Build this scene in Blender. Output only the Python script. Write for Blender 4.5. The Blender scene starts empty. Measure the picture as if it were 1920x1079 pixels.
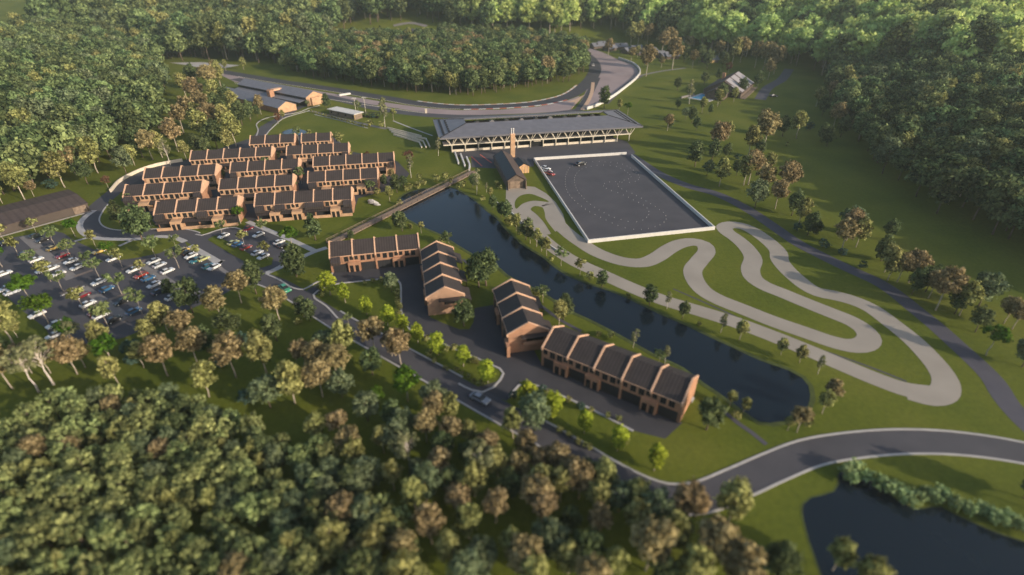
import bpy, math, random
import numpy as np
from mathutils import Vector, Matrix
R = math.radians
S = bpy.context.scene
C = S.collection
PITCH, HCAM, FPX = R(32), 80.0, 1000.0
SP, CP = math.sin(PITCH), math.cos(PITCH)
rng = random.Random(7)

# ------------------------------------------------------------------ terrain
def sstep(a, b, v):
    t = min(1.0, max(0.0, (v - a) / (b - a)))
    return t * t * (3 - 2 * t)
def lerp_tab(tab, v):
    if v <= tab[0][0]: return tab[0][1]
    for (a, x), (b, y) in zip(tab, tab[1:]):
        if v <= b: return x + (y - x) * (v - a) / (b - a)
    return tab[-1][1]
def ray(px, py):
    u = (px - 960) / FPX; v = (py - 539.5) / FPX
    return u, CP - v * SP, -SP - v * CP
def flat(px, py, z=0.0):
    dx, dy, dz = ray(px, py); t = (z - HCAM) / dz
    return (dx * t, dy * t)
EDGE_R = [(0, 200), (100, 168), (143, 159), (170, 151), (205, 152), (260, 168), (330, 192), (400, 222), (470, 262), (560, 300), (900, 320)]
EDGE_L = sorted((flat(x, y)[1], flat(x, y)[0]) for x, y in [(-160, 450), (0, 392), (100, 345), (220, 318), (300, 280), (322, 215), (318, 150), (300, 120)])
def hgt(x, y):
    dr = x - lerp_tab(EDGE_R, y)
    h = 13 * sstep(0, 80, dr) * (1 - 0.9 * sstep(90, 190, dr))
    dl = lerp_tab(EDGE_L, y) - x
    if y > 120: h += 20 * sstep(5, 190, dl)
    k = 0.35 + 0.65 * sstep(-380, -90, x)
    h += k * min(52.0, 0.30 * max(0.0, y - 600 + 150 * sstep(140, 330, x)))
    return h
def spot(px, py):
    """the place on the ground that the photograph shows at (px, py)"""
    dx, dy, dz = ray(px, py)
    t0 = (60 - HCAM) / dz; t1 = -HCAM / dz if dz < 0 else 3000
    n = 140; st = (t1 - t0) / n; t = t0
    for i in range(n + 1):
        t = t0 + st * i
        if HCAM + dz * t <= hgt(dx * t, dy * t) + 1e-6:
            a, b = t - st, t
            for _ in range(12):
                m = (a + b) / 2
                if HCAM + dz * m <= hgt(dx * m, dy * m): b = m
                else: a = m
            t = b; break
    return (dx * t, dy * t)

# ------------------------------------------------------------------ materials
def mat(name, col, rough=0.8, noise=0.0, scale=3.0, col2=None, bump=0.0, spec=0.3, metal=0.0, detail=4.0, coat=0.0):
    m = bpy.data.materials.new(name); m.use_nodes = True
    nt = m.node_tree; b = nt.nodes['Principled BSDF']
    b.inputs['Roughness'].default_value = rough; b.inputs['Metallic'].default_value = metal
    b.inputs['Specular IOR Level'].default_value = spec
    b.inputs['Coat Weight'].default_value = coat
    b.inputs['Base Color'].default_value = (*col, 1)
    if noise or col2:
        tc = nt.nodes.new('ShaderNodeTexCoord'); n = nt.nodes.new('ShaderNodeTexNoise')
        n.inputs['Scale'].default_value = scale; n.inputs['Detail'].default_value = detail
        nt.links.new(tc.outputs['Object'], n.inputs['Vector'])
        r = nt.nodes.new('ShaderNodeValToRGB')
        c2 = col2 or tuple(c * (1 + noise) for c in col); c1 = col if col2 else tuple(c * (1 - noise) for c in col)
        r.color_ramp.elements[0].position = 0.32; r.color_ramp.elements[1].position = 0.68
        r.color_ramp.elements[0].color = (*c1, 1); r.color_ramp.elements[1].color = (*c2, 1)
        nt.links.new(n.outputs['Fac'], r.inputs['Fac']); nt.links.new(r.outputs['Color'], b.inputs['Base Color'])
        if bump:
            bp = nt.nodes.new('ShaderNodeBump'); bp.inputs['Strength'].default_value = bump; bp.inputs['Distance'].default_value = 0.1
            nt.links.new(n.outputs['Fac'], bp.inputs['Height']); nt.links.new(bp.outputs['Normal'], b.inputs['Normal'])
    return m
def grass_mat(name, cols, s1=0.045, s2=0.9):
    m = bpy.data.materials.new(name); m.use_nodes = True
    nt = m.node_tree; b = nt.nodes['Principled BSDF']; N = nt.nodes.new; Lk = nt.links.new
    b.inputs['Roughness'].default_value = 0.9; b.inputs['Specular IOR Level'].default_value = 0.1
    tc = N('ShaderNodeTexCoord')
    n1 = N('ShaderNodeTexNoise'); n1.inputs['Scale'].default_value = s1; n1.inputs['Detail'].default_value = 5
    n2 = N('ShaderNodeTexNoise'); n2.inputs['Scale'].default_value = s2; n2.inputs['Detail'].default_value = 6; n2.inputs['Roughness'].default_value = .7
    Lk(tc.outputs['Object'], n1.inputs['Vector']); Lk(tc.outputs['Object'], n2.inputs['Vector'])
    r = N('ShaderNodeValToRGB'); e = r.color_ramp.elements
    e[0].position = .3; e[0].color = (*cols[0], 1); e[1].position = .7; e[1].color = (*cols[2], 1)
    k = e.new(.5); k.color = (*cols[1], 1)
    Lk(n1.outputs['Fac'], r.inputs['Fac'])
    mx = N('ShaderNodeMix'); mx.data_type = 'RGBA'; mx.blend_type = 'MULTIPLY'; mx.inputs['Factor'].default_value = .55
    r2 = N('ShaderNodeValToRGB'); r2.color_ramp.elements[0].position = .3; r2.color_ramp.elements[0].color = (.62, .64, .6, 1)
    r2.color_ramp.elements[1].position = .7; r2.color_ramp.elements[1].color = (1.25, 1.22, 1.1, 1)
    Lk(n2.outputs['Fac'], r2.inputs['Fac']); Lk(r.outputs['Color'], mx.inputs['A']); Lk(r2.outputs['Color'], mx.inputs['B'])
    Lk(mx.outputs['Result'], b.inputs['Base Color'])
    bp = N('ShaderNodeBump'); bp.inputs['Strength'].default_value = .5; bp.inputs['Distance'].default_value = .25
    Lk(n2.outputs['Fac'], bp.inputs['Height']); Lk(bp.outputs['Normal'], b.inputs['Normal'])
    return m
def ribbed_mat(name, col, pitch, axis='X', depth=0.35, rough=0.55, spec=0.4):
    """standing seam sheet: a dark groove every `pitch` metres"""
    m = mat(name, col, rough, .12, .6, spec=spec); nt = m.node_tree; b = nt.nodes['Principled BSDF']
    tc = nt.nodes.new('ShaderNodeTexCoord'); w = nt.nodes.new('ShaderNodeTexWave')
    w.wave_type = 'BANDS'; w.bands_direction = axis; w.inputs['Scale'].default_value = math.pi / 10 / pitch
    w.inputs['Distortion'].default_value = 0
    nt.links.new(tc.outputs['Object'], w.inputs['Vector'])
    r = nt.nodes.new('ShaderNodeValToRGB'); r.color_ramp.elements[0].position = .05; r.color_ramp.elements[0].color = (1 - depth, 1 - depth, 1 - depth, 1)
    r.color_ramp.elements[1].position = .35; r.color_ramp.elements[1].color = (1.05, 1.05, 1.05, 1)
    nt.links.new(w.outputs['Fac'], r.inputs['Fac'])
    mx = nt.nodes.new('ShaderNodeMix'); mx.data_type = 'RGBA'; mx.blend_type = 'MULTIPLY'; mx.inputs['Factor'].default_value = 1
    src = b.inputs['Base Color'].links[0].from_socket
    nt.links.new(src, mx.inputs['A']); nt.links.new(r.outputs['Color'], mx.inputs['B']); nt.links.new(mx.outputs['Result'], b.inputs['Base Color'])
    return m
def brick_mat(name, c1, c2, mortar, scale=1.0):
    m = mat(name, c1, .85); nt = m.node_tree; b = nt.nodes['Principled BSDF']
    tc = nt.nodes.new('ShaderNodeTexCoord'); mp = nt.nodes.new('ShaderNodeMapping'); mp.inputs['Rotation'].default_value = (R(90), 0, 0)
    t = nt.nodes.new('ShaderNodeTexBrick'); t.inputs['Scale'].default_value = 1.6 * scale
    t.inputs['Color1'].default_value = (*c1, 1); t.inputs['Color2'].default_value = (*c2, 1); t.inputs['Mortar'].default_value = (*mortar, 1)
    t.inputs['Mortar Size'].default_value = .012
    nt.links.new(tc.outputs['Object'], mp.inputs['Vector']); nt.links.new(mp.outputs['Vector'], t.inputs['Vector'])
    n = nt.nodes.new('ShaderNodeTexNoise'); n.inputs['Scale'].default_value = .5; n.inputs['Detail'].default_value = 5
    nt.links.new(tc.outputs['Object'], n.inputs['Vector'])
    r = nt.nodes.new('ShaderNodeValToRGB'); r.color_ramp.elements[0].color = (.72, .72, .74, 1); r.color_ramp.elements[1].color = (1.2, 1.18, 1.15, 1)
    r.color_ramp.elements[0].position = .3; r.color_ramp.elements[1].position = .7
    mx = nt.nodes.new('ShaderNodeMix'); mx.data_type = 'RGBA'; mx.blend_type = 'MULTIPLY'; mx.inputs['Factor'].default_value = .7
    nt.links.new(n.outputs['Fac'], r.inputs['Fac']); nt.links.new(t.outputs['Color'], mx.inputs['A']); nt.links.new(r.outputs['Color'], mx.inputs['B'])
    nt.links.new(mx.outputs['Result'], b.inputs['Base Color'])
    return m
def leaf_mat(name, lo, hi, trans=.28, vary=.25):
    m = bpy.data.materials.new(name); m.use_nodes = True
    nt = m.node_tree; nt.nodes.clear(); N = nt.nodes.new; Lk = nt.links.new
    out = N('ShaderNodeOutputMaterial'); d = N('ShaderNodeBsdfDiffuse'); t = N('ShaderNodeBsdfTranslucent'); mx = N('ShaderNodeMixShader')
    at = N('ShaderNodeAttribute'); at.attribute_name = 'tint'
    r = N('ShaderNodeValToRGB'); r.color_ramp.elements[0].color = (*lo, 1); r.color_ramp.elements[1].color = (*hi, 1)
    Lk(at.outputs['Fac'], r.inputs['Fac'])
    oi = N('ShaderNodeObjectInfo'); hs = N('ShaderNodeHueSaturation')
    m1 = N('ShaderNodeMapRange'); m1.inputs['To Min'].default_value = .5 - .012 * vary / .25; m1.inputs['To Max'].default_value = .5 + .03 * vary / .25
    Lk(oi.outputs['Random'], m1.inputs['Value']); Lk(m1.outputs['Result'], hs.inputs['Hue'])
    mul = N('ShaderNodeMath'); mul.operation = 'MULTIPLY'; mul.inputs[1].default_value = 7.31
    fr = N('ShaderNodeMath'); fr.operation = 'FRACT'
    m2 = N('ShaderNodeMapRange'); m2.inputs['To Min'].default_value = 1 - vary; m2.inputs['To Max'].default_value = 1 + vary
    Lk(oi.outputs['Random'], mul.inputs[0]); Lk(mul.outputs[0], fr.inputs[0]); Lk(fr.outputs[0], m2.inputs['Value']); Lk(m2.outputs['Result'], hs.inputs['Value'])
    Lk(r.outputs['Color'], hs.inputs['Color']); Lk(hs.outputs['Color'], d.inputs['Color']); Lk(hs.outputs['Color'], t.inputs['Color'])
    mx.inputs[0].default_value = trans
    Lk(d.outputs[0], mx.inputs[1]); Lk(t.outputs[0], mx.inputs[2]); Lk(mx.outputs[0], out.inputs['Surface'])
    return m
M = {}
M['grass'] = grass_mat('grass', [(.076, .098, .012), (.102, .119, .015), (.127, .134, .020)])
M['asphalt'] = mat('asphalt', (.058, .055, .063), .85, col2=(.076, .071, .079), scale=.12, detail=8)
M['asphalt_dark'] = mat('asphalt_dark', (.044, .042, .048), .85, col2=(.057, .054, .060), scale=.15, detail=8)
M['lane'] = mat('lane_asphalt', (.064, .060, .076), .85, col2=(.080, .075, .090), scale=.2, detail=8)
M['apron'] = mat('apron', (.255, .195, .19), .85, col2=(.315, .245, .235), scale=.06, detail=8)
M['kart'] = mat('kart_surface', (.275, .24, .20), .85, col2=(.325, .285, .238), scale=.1, detail=8)
M['paving'] = mat('paving', (.17, .155, .15), .85, col2=(.21, .19, .18), scale=.5, detail=6)
M['paver_brown'] = mat('paver_brown', (.15, .115, .098), .85, col2=(.19, .15, .125), scale=.7, detail=6)
M['concrete'] = mat('concrete', (.34, .32, .31), .85, col2=(.42, .395, .375), scale=.5, detail=6)
M['white'] = mat('white_paint', (.58, .55, .51), .7, .06, .8)
M['cream'] = mat('cream_paint', (.62, .53, .41), .7, .08, .8)
M['red'] = mat('red_paint', (.42, .10, .07), .7, .1, 2)
M['kerb_tan'] = mat('kerb_tan', (.50, .33, .22), .8, .1, .8)
M['water'] = mat('water', (.006, .011, .017), .14, spec=.28)
nt = M['water'].node_tree; _n = nt.nodes.new('ShaderNodeTexNoise'); _n.inputs['Scale'].default_value = .55; _n.inputs['Detail'].default_value = 4
_t = nt.nodes.new('ShaderNodeTexCoord'); _b = nt.nodes.new('ShaderNodeBump'); _b.inputs['Strength'].default_value = .10; _b.inputs['Distance'].default_value = .2
nt.links.new(_t.outputs['Object'], _n.inputs['Vector']); nt.links.new(_n.outputs['Fac'], _b.inputs['Height']); nt.links.new(_b.outputs['Normal'], nt.nodes['Principled BSDF'].inputs['Normal'])
M['bank'] = mat('bank_soil', (.055, .07, .016), .9, .3, .6)
M['pale_sheet'] = mat('pale_sheet', (.30, .275, .28), .6, .08, .5)
M['brick'] = brick_mat('brick', (.41, .215, .125), (.35, .178, .104), (.33, .23, .16))
M['brick_pale'] = brick_mat('brick_pale', (.51, .315, .185), (.45, .27, .155), (.42, .30, .21))
M['coping'] = mat('coping', (.60, .37, .24), .8, .1, 1)
M['roof'] = ribbed_mat('roof_dark', (.046, .036, .034), .75, rough=.7, spec=.25)
M['roof_grey'] = ribbed_mat('roof_grey', (.155, .15, .165), 1.4, depth=.12)
M['roof_plain'] = mat('roof_plain', (.135, .128, .14), .5, .12, .35, spec=.45)
M['roof_barn'] = ribbed_mat('roof_barn', (.078, .056, .049), 2.2, depth=.15, rough=.75, spec=.2)
M['dark'] = mat('dark_trim', (.018, .017, .019), .9, .2, 1)
M['garage'] = ribbed_mat('garage_door', (.028, .027, .029), .5, depth=.4)
M['glass'] = mat('glass', (.018, .017, .018), .12, spec=.6)
M['car_glass'] = mat('car_glass', (.018, .018, .02), .35, .1, 3, spec=.4)
M['frame'] = mat('window_frame', (.05, .045, .042), .6, .1, 2)
M['timber'] = mat('timber', (.20, .145, .105), .85, .25, 1.2)
M['timber_dark'] = mat('timber_dark', (.12, .088, .068), .85, .3, 1.2)
M['barn_wall'] = mat('barn_wall', (.075, .057, .047), .8, .08, .3)
M['deck'] = mat('deck_board', (.215, .155, .115), .85, .2, 1.6)
M['steel_cream'] = mat('steel_cream', (.58, .51, .40), .6, .06, 1)
M['solar'] = mat('solar_panel', (.010, .011, .016), .5, .3, .8, spec=.3)
M['tyre'] = mat('tyre', (.02, .02, .02), .9, .1, 4)
M['chrome'] = mat('lamp_glass', (.7, .7, .68), .2, .05, 4, spec=.6)
M['bark'] = mat('bark_brown', (.14, .10, .075), .9, .35, 2.2)
M['bark_pale'] = mat('bark_pale', (.42, .35, .28), .9, .3, 1.5)
M['bark_white'] = mat('bark_white', (.55, .48, .42), .9, .25, 1.5)
M['pool'] = mat('pool_water', (.05, .36, .60), .12, .15, .5)
M['amber'] = mat('amber_panel', (.75, .5, .2), .6, .1, 2)
M['leaf_rust'] = leaf_mat('leaf_rust', (.09, .07, .032), (.50, .385, .20), .32, .14)
M['leaf_olive'] = leaf_mat('leaf_olive', (.055, .058, .016), (.50, .48, .18), .32, .16)
M['leaf_dark'] = leaf_mat('leaf_dark', (.022, .034, .015), (.20, .24, .10), .3, .2)
M['leaf_grey'] = leaf_mat('leaf_grey', (.055, .075, .038), (.32, .365, .19), .3, .18)
M['leaf_lime'] = leaf_mat('leaf_lime', (.17, .22, .02), (.56, .60, .07), .38, .12)
M['leaf_bright'] = leaf_mat('leaf_bright', (.035, .075, .010), (.13, .22, .024), .32, .15)
M['leaf_teal'] = leaf_mat('leaf_teal', (.03, .06, .045), (.11, .17, .12), .2, .15)
M['leaf_red'] = leaf_mat('leaf_red', (.08, .042, .028), (.20, .10, .065), .25, .15)
M['leaf_mix'] = leaf_mat('leaf_mix', (.022, .038, .018), (.28, .34, .135), .3, .32)
M['leaf_thicket'] = leaf_mat('leaf_thicket', (.055, .070, .030), (.46, .49, .19), .35, .25)
M['leaf_sun'] = leaf_mat('leaf_sun', (.24, .32, .09), (.74, .82, .30), .45, .22)  # brightness of strong sunlight on the far slope is put into this leaf colour
M['leaf_pale'] = leaf_mat('leaf_pale', (.12, .13, .06), (.34, .33, .17), .3, .15)

# ------------------------------------------------------------------ mesh helper
class MB:
    def __init__(s): s.v = []; s.f = []; s.m = []
    def poly(s, pts, m=0):
        k = len(s.v); s.v += [tuple(p) for p in pts]; s.f.append(tuple(range(k, k + len(pts)))); s.m.append(m)
    def box(s, x0, x1, y0, y1, z0, z1, m=0):
        k = len(s.v)
        s.v += [(x0, y0, z0), (x1, y0, z0), (x1, y1, z0), (x0, y1, z0), (x0, y0, z1), (x1, y0, z1), (x1, y1, z1), (x0, y1, z1)]
        for q in ((3, 2, 1, 0), (4, 5, 6, 7), (0, 1, 5, 4), (1, 2, 6, 5), (2, 3, 7, 6), (3, 0, 4, 7)):
            s.f.append(tuple(k + i for i in q)); s.m.append(m)
    def prism(s, prof, x0, x1, m=0, axis='x'):
        """profile of (y, z) extruded along x (or (x, z) along y)"""
        k = len(s.v); n = len(prof)
        if axis == 'x': s.v += [(x0, a, b) for a, b in prof] + [(x1, a, b) for a, b in prof]
        elif axis == 'y': s.v += [(a, x0, b) for a, b in prof] + [(a, x1, b) for a, b in prof]
        else: s.v += [(a, b, x0) for a, b in prof] + [(a, b, x1) for a, b in prof]
        s.f.append(tuple(k + i for i in range(n))); s.m.append(m)
        s.f.append(tuple(k + n + i for i in reversed(range(n)))); s.m.append(m)
        for i in range(n):
            j = (i + 1) % n
            s.f.append((k + i, k + n + i, k + n + j, k + j)); s.m.append(m)
    def tube(s, pts, rad, n=6, m=0):
        k0 = len(s.v); P = [Vector(p) for p in pts]
        for i, p in enumerate(P):
            d = (P[min(i + 1, len(P) - 1)] - P[max(i - 1, 0)]).normalized()
            a = d.orthogonal().normalized(); b = d.cross(a)
            for j in range(n):
                an = 2 * math.pi * j / n
                s.v.append(tuple(p + (a * math.cos(an) + b * math.sin(an)) * rad[i]))
        for i in range(len(P) - 1):
            for j in range(n):
                a = k0 + i * n + j; b = k0 + i * n + (j + 1) % n
                s.f.append((a, b, b + n, a + n)); s.m.append(m)
        s.f.append(tuple(k0 + j for j in reversed(range(n)))); s.m.append(m)
        s.f.append(tuple(k0 + (len(P) - 1) * n + j for j in range(n))); s.m.append(m)
    def bar(s, a, b, r, n=4, m=0): s.tube([a, b], [r, r], n, m)
    def mesh(s, name, mats, smooth=False):
        me = bpy.data.meshes.new(name); me.from_pydata(s.v, [], s.f)
        for x in (mats if isinstance(mats, (list, tuple)) else [mats]): me.materials.append(M[x] if isinstance(x, str) else x)
        me.polygons.foreach_set('material_index', s.m)
        import bmesh
        bm = bmesh.new(); bm.from_mesh(me); bmesh.ops.recalc_face_normals(bm, faces=bm.faces); bm.to_mesh(me); bm.free()
        if smooth: me.polygons.foreach_set('use_smooth', [True] * len(me.polygons))
        me.update(); return me
    def build(s, name, mats, parent=None, loc=(0, 0, 0), smooth=False):
        return place(name, s.mesh(name, mats, smooth), parent, loc)
def place(name, me, parent=None, loc=(0, 0, 0), rot=0, sc=1):
    o = bpy.data.objects.new(name, me); C.objects.link(o)
    if parent: o.parent = parent
    o.location = loc; o.rotation_euler = (0, 0, rot); o.scale = (sc, sc, sc)
    return o
def tag(o, label, cat, group=None):
    o['label'] = label; o['category'] = cat
    if group: o['group'] = group
    return o
def thing(name, label, cat, loc=(0, 0, 0), rot=0, group=None):
    return tag(place(name, None, None, loc, rot), label, cat, group)
def struct(o, kind='structure'):
    o['kind'] = kind; return o
def copy_tree(o, parent=None):
    c = o.copy(); C.objects.link(c); c.parent = parent
    for ch in o.children: copy_tree(ch, c)
    return c
ORD = 'first second third fourth fifth sixth seventh eighth ninth tenth eleventh twelfth thirteenth fourteenth fifteenth sixteenth seventeenth eighteenth nineteenth twentieth'.split()
def ordinal(i):
    if i < 20: return ORD[i]
    t = {20: 'twenty', 30: 'thirty', 40: 'forty'}[(i + 1) // 10 * 10]
    return t + '-' + ORD[i % 10] if (i + 1) % 10 else {20: 'twentieth', 30: 'thirtieth', 40: 'fortieth'}[i + 1]

# ------------------------------------------------------------------ ribbons and sheets on the ground
def spline(P, step=2.0, closed=False):
    P = [Vector((p[0], p[1])) for p in P]; n = len(P); out = []
    for i in range(n if closed else n - 1):
        p1, p2 = P[i], P[(i + 1) % n]
        p0 = P[i - 1] if (i > 0 or closed) else p1 * 2 - p2
        p3 = P[(i + 2) % n] if (i + 2 < n or closed) else p2 * 2 - p1
        k = max(1, int((p2 - p1).length / step))
        # centripetal form keeps uneven spacing from looping
        a = max(1e-3, (p1 - p0).length) ** .5; b = max(1e-3, (p2 - p1).length) ** .5; c = max(1e-3, (p3 - p2).length) ** .5
        m1 = (p2 - p1) + b * ((p1 - p0) / a - (p2 - p0) / (a + b)); m2 = (p2 - p1) + b * ((p3 - p2) / c - (p3 - p1) / (b + c))
        for j in range(k):
            t = j / k; t2 = t * t; t3 = t2 * t
            out.append(p1 * (2 * t3 - 3 * t2 + 1) + m1 * (t3 - 2 * t2 + t) + p2 * (3 * t2 - 2 * t3) + m2 * (t3 - t2))
    if not closed: out.append(P[-1])
    return out
def offs(line, d, closed=False):
    n = len(line); out = []
    for i, p in enumerate(line):
        a = line[i - 1] if (i > 0 or closed) else p; b = line[(i + 1) % n] if (i < n - 1 or closed) else p
        t = (b - a).normalized(); out.append(p + Vector((-t.y, t.x)) * d)
    return out
def zat(p, z):
    h = hgt(p[0], p[1]); return h + z + (.25 if h > .02 else 0)
def pxl(P): return [spot(x, y) for x, y in P]
def ribbon(name, line, w, z, m, kind='structure', width2=None, height=0, alt=None):
    """flat band along a world line; height > 0 gives it sides (a kerb or wall)"""
    b = MB(); n = len(line)
    ws = [w + ((width2 - w) * i / (n - 1) if width2 else 0) for i in range(n)]
    Lf = offs(line, 1); A = [p + (q - p) * ws[i] / 2 for i, (p, q) in enumerate(zip(line, Lf))]; B = [p - (q - p) * ws[i] / 2 for i, (p, q) in enumerate(zip(line, Lf))]
    for i in range(n):
        for q in (A[i], B[i]):
            zz = zat(q, 0)
            b.v.append((q.x, q.y, zz + z + height))
            b.v.append((q.x, q.y, zz + z - .02))
    for i in range(n - 1):
        k = 4 * i; mi = (i // alt) % 2 if alt else 0
        b.f.append((k, k + 2, k + 6, k + 4)); b.m.append(mi)
        if height:
            b.f.append((k, k + 4, k + 5, k + 1)); b.m.append(mi); b.f.append((k + 2, k + 3, k + 7, k + 6)); b.m.append(mi)
    if height:
        b.f.append((0, 1, 3, 2)); b.m.append(0); k = 4 * (n - 1); b.f.append((k, k + 2, k + 3, k + 1)); b.m.append(0)
    o = b.build(name, m)
    return struct(o, kind) if kind else o
def sheet(name, pts, z, m, kind='structure'):
    b = MB(); b.poly([(p[0], p[1], zat(p, z)) for p in pts])
    o = b.build(name, m)
    if o.data.polygons[0].normal.z < 0: o.data.flip_normals()
    return struct(o, kind) if kind else o
# ------------------------------------------------------------------ world, sun, camera
SUN_EL, SUN_AZ = R(19), R(120)       # azimuth clockwise from +Y
sd = Vector((math.sin(SUN_AZ) * math.cos(SUN_EL), math.cos(SUN_AZ) * math.cos(SUN_EL), math.sin(SUN_EL)))
W = bpy.data.worlds.new('World'); S.world = W; W.use_nodes = True
bg = W.node_tree.nodes['Background']; sky = W.node_tree.nodes.new('ShaderNodeTexSky'); sky.sky_type = 'NISHITA'
sky.sun_disc = False; sky.sun_elevation = SUN_EL; sky.sun_rotation = SUN_AZ; sky.dust_density = 2.0
W.node_tree.links.new(sky.outputs[0], bg.inputs[0]); bg.inputs[1].default_value = 0.15
sl = bpy.data.lights.new('sun', 'SUN'); sl.energy = 4.0; sl.angle = R(0.5); sl.color = (1.0, .87, .70)
so = bpy.data.objects.new('sun', sl); C.objects.link(so); so.rotation_euler = sd.to_track_quat('Z', 'Y').to_euler(); so.location = (200, -100, 150)
cam = bpy.data.cameras.new('camera'); co = bpy.data.objects.new('camera', cam); C.objects.link(co); S.camera = co
co.location = (0, 0, HCAM); co.rotation_euler = (R(90) - PITCH, 0, 0); cam.sensor_width = 36; cam.lens = 36 * FPX / 1920
cam.clip_start = 1; cam.clip_end = 9000
cam.dof.use_dof = True; cam.dof.focus_distance = 215; cam.dof.aperture_fstop = cam.lens / 1000 / 1.0
S.view_settings.view_transform = 'Standard'; S.view_settings.look = 'None'; S.view_settings.gamma = 1; S.view_settings.exposure = 0.43
S.cycles.max_bounces = 5; S.cycles.transparent_max_bounces = 4; S.cycles.use_denoising = True
S.cycles.caustics_reflective = False; S.cycles.caustics_refractive = False; S.cycles.volume_bounces = 0

# ------------------------------------------------------------------ ground
def axis(lo, a, b, hi, st):
    v = list(np.arange(a, b + .1, st)); s = st; x = b
    while x < hi: s *= 1.35; x += s; v.append(x)
    s = st; x = a
    while x > lo: s *= 1.35; x -= s; v.insert(0, x)
    return v
gx = axis(-3200, -520, 560, 3200, 9); gy = axis(-250, 0, 960, 4200, 9)
g = MB(); nx = len(gx)
for y in gy:
    for x in gx: g.v.append((x, y, hgt(x, y)))
for j in range(len(gy) - 1):
    for i in range(nx - 1):
        k = j * nx + i; g.f.append((k, k + 1, k + nx + 1, k + nx)); g.m.append(0)
struct(g.build('ground', 'grass', smooth=True))

# haze
hb = MB(); hb.box(-3150, 3150, -240, 4150, -1, 128)
hz = hb.build('haze', 'dark'); hz.data.materials.clear()
hm = bpy.data.materials.new('haze_air'); hm.use_nodes = True; hm.node_tree.nodes.clear()
ho = hm.node_tree.nodes.new('ShaderNodeOutputMaterial'); hv = hm.node_tree.nodes.new('ShaderNodeVolumePrincipled')
hv.inputs['Color'].default_value = (.78, .90, .84, 1); hv.inputs['Density'].default_value = .00015; hv.inputs['Anisotropy'].default_value = .2
hm.node_tree.links.new(hv.outputs[0], ho.inputs['Volume']); hz.data.materials.append(hm)
struct(hz, 'stuff'); hz['label'] = 'thin pale haze over the far woods'

# ------------------------------------------------------------------ roads
def road(name, px, w, z, m, kerb=(), smooth=True, kw=.45, kh=.12, km='concrete'):
    line = spline(pxl(px)) if smooth else [Vector(p) for p in pxl(px)]
    ribbon(name, line, w, z, m)
    for k in kerb: ribbon('kerb', offs(line, k * (w / 2 + kw / 2)), kw, z, km, height=kh)
    return line
ACC = [(486, 520), (520, 533), (560, 555), (600, 581), (640, 606), (690, 633), (740, 661), (800, 694), (850, 722), (900, 750), (960, 783), (1020, 815), (1080, 850), (1150, 892), (1205, 920), (1255, 935), (1310, 934), (1385, 905), (1450, 876), (1520, 849), (1600, 835), (1700, 828), (1800, 832), (1910, 848), (2000, 870), (2150, 925), (2320, 1000)]
acc = road('road', ACC, 5.6, .030, 'asphalt')
def sub(line, a, b, d, name='kerb', w=.45, h=.12, m='concrete', z=.03):
    """kerb on one side of a line between two photograph columns"""
    pa, pb = spot(*a), spot(*b)
    ia = min(range(len(line)), key=lambda i: (line[i].x - pa[0]) ** 2 + (line[i].y - pa[1]) ** 2)
    ib = min(range(len(line)), key=lambda i: (line[i].x - pb[0]) ** 2 + (line[i].y - pb[1]) ** 2)
    ia, ib = min(ia, ib), max(ia, ib)
    ribbon(name, offs(line, d)[ia:ib + 1], w, z, m, height=h)
sub(acc, (500, 525), (2000, 870), -3.05)
sub(acc, (700, 636), (846, 722), 3.05); sub(acc, (1000, 805), (2000, 870), 3.05); sub(acc, (620, 590), (700, 636), 3.05)
LANE = [(1168, 281), (1200, 303), (1240, 328), (1290, 349), (1343, 364), (1397, 390), (1447, 423), (1497, 457), (1547, 483), (1597, 507), (1647, 530), (1682, 553), (1715, 580), (1749, 607), (1797, 650), (1832, 682), (1862, 713), (1885, 750), (1925, 795), (1990, 850), (2040, 890)]
lane = road('road', LANE, 4.8, .026, 'lane')
sub(lane, (1895, 765), (1990, 850), 2.6)
# car park, courtyards and estate surfaces
sheet('car_park_surface', pxl([(-60, 470), (0, 452), (22, 446), (98, 433), (118, 437), (141, 452), (165, 463), (185, 472), (222, 488), (250, 485), (300, 475), (346, 452), (352, 463), (412, 500), (432, 505), (470, 518), (488, 532), (440, 540), (415, 555), (333, 590), (232, 634), (175, 645), (110, 653), (82, 613), (42, 583), (0, 545), (-60, 520)]), .012, 'asphalt')
sheet('small_lot_surface', pxl([(346, 452), (378, 441), (405, 433), (424, 428), (444, 428), (454, 432), (462, 420), (500, 434), (536, 452), (531, 470), (543, 477), (539, 491), (510, 507), (498, 514), (492, 528), (470, 519), (410, 492), (362, 459)]), .016, 'asphalt')
drive = road('road', [(500, 236), (489, 252), (470, 268), (430, 292), (380, 303), (340, 306), (300, 316), (262, 330), (228, 350), (205, 368), (185, 385), (172, 402), (166, 418), (176, 432), (200, 439), (245, 440), (290, 437), (335, 438), (365, 447), (410, 477), (450, 503), (486, 522)], 6.0, .022, 'asphalt')
sub(drive, (217, 378), (367, 440), 3.2)
road('road', [(603, 180), (575, 196), (555, 205), (535, 217), (510, 230), (500, 236)], 5.0, .020, 'asphalt')
ribbon('kerb', spline(pxl([(478, 262), (484, 245), (482, 232), (500, 222), (560, 211), (578, 204), (600, 198)])), .6, .02, 'concrete', height=.15)
ribbon('kerb', spline(pxl([(494, 262), (503, 248), (515, 236), (533, 222), (562, 213), (580, 208)])), .6, .02, 'concrete', height=.15)
sheet('estate_surface', pxl([(226, 376), (262, 322), (350, 300), (462, 262), (560, 248), (626, 258), (662, 285), (745, 303), (768, 326), (748, 352), (672, 372), (664, 396), (482, 412), (470, 417), (455, 406), (297, 427), (284, 412), (245, 388)]), .009, 'asphalt_dark')
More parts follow.
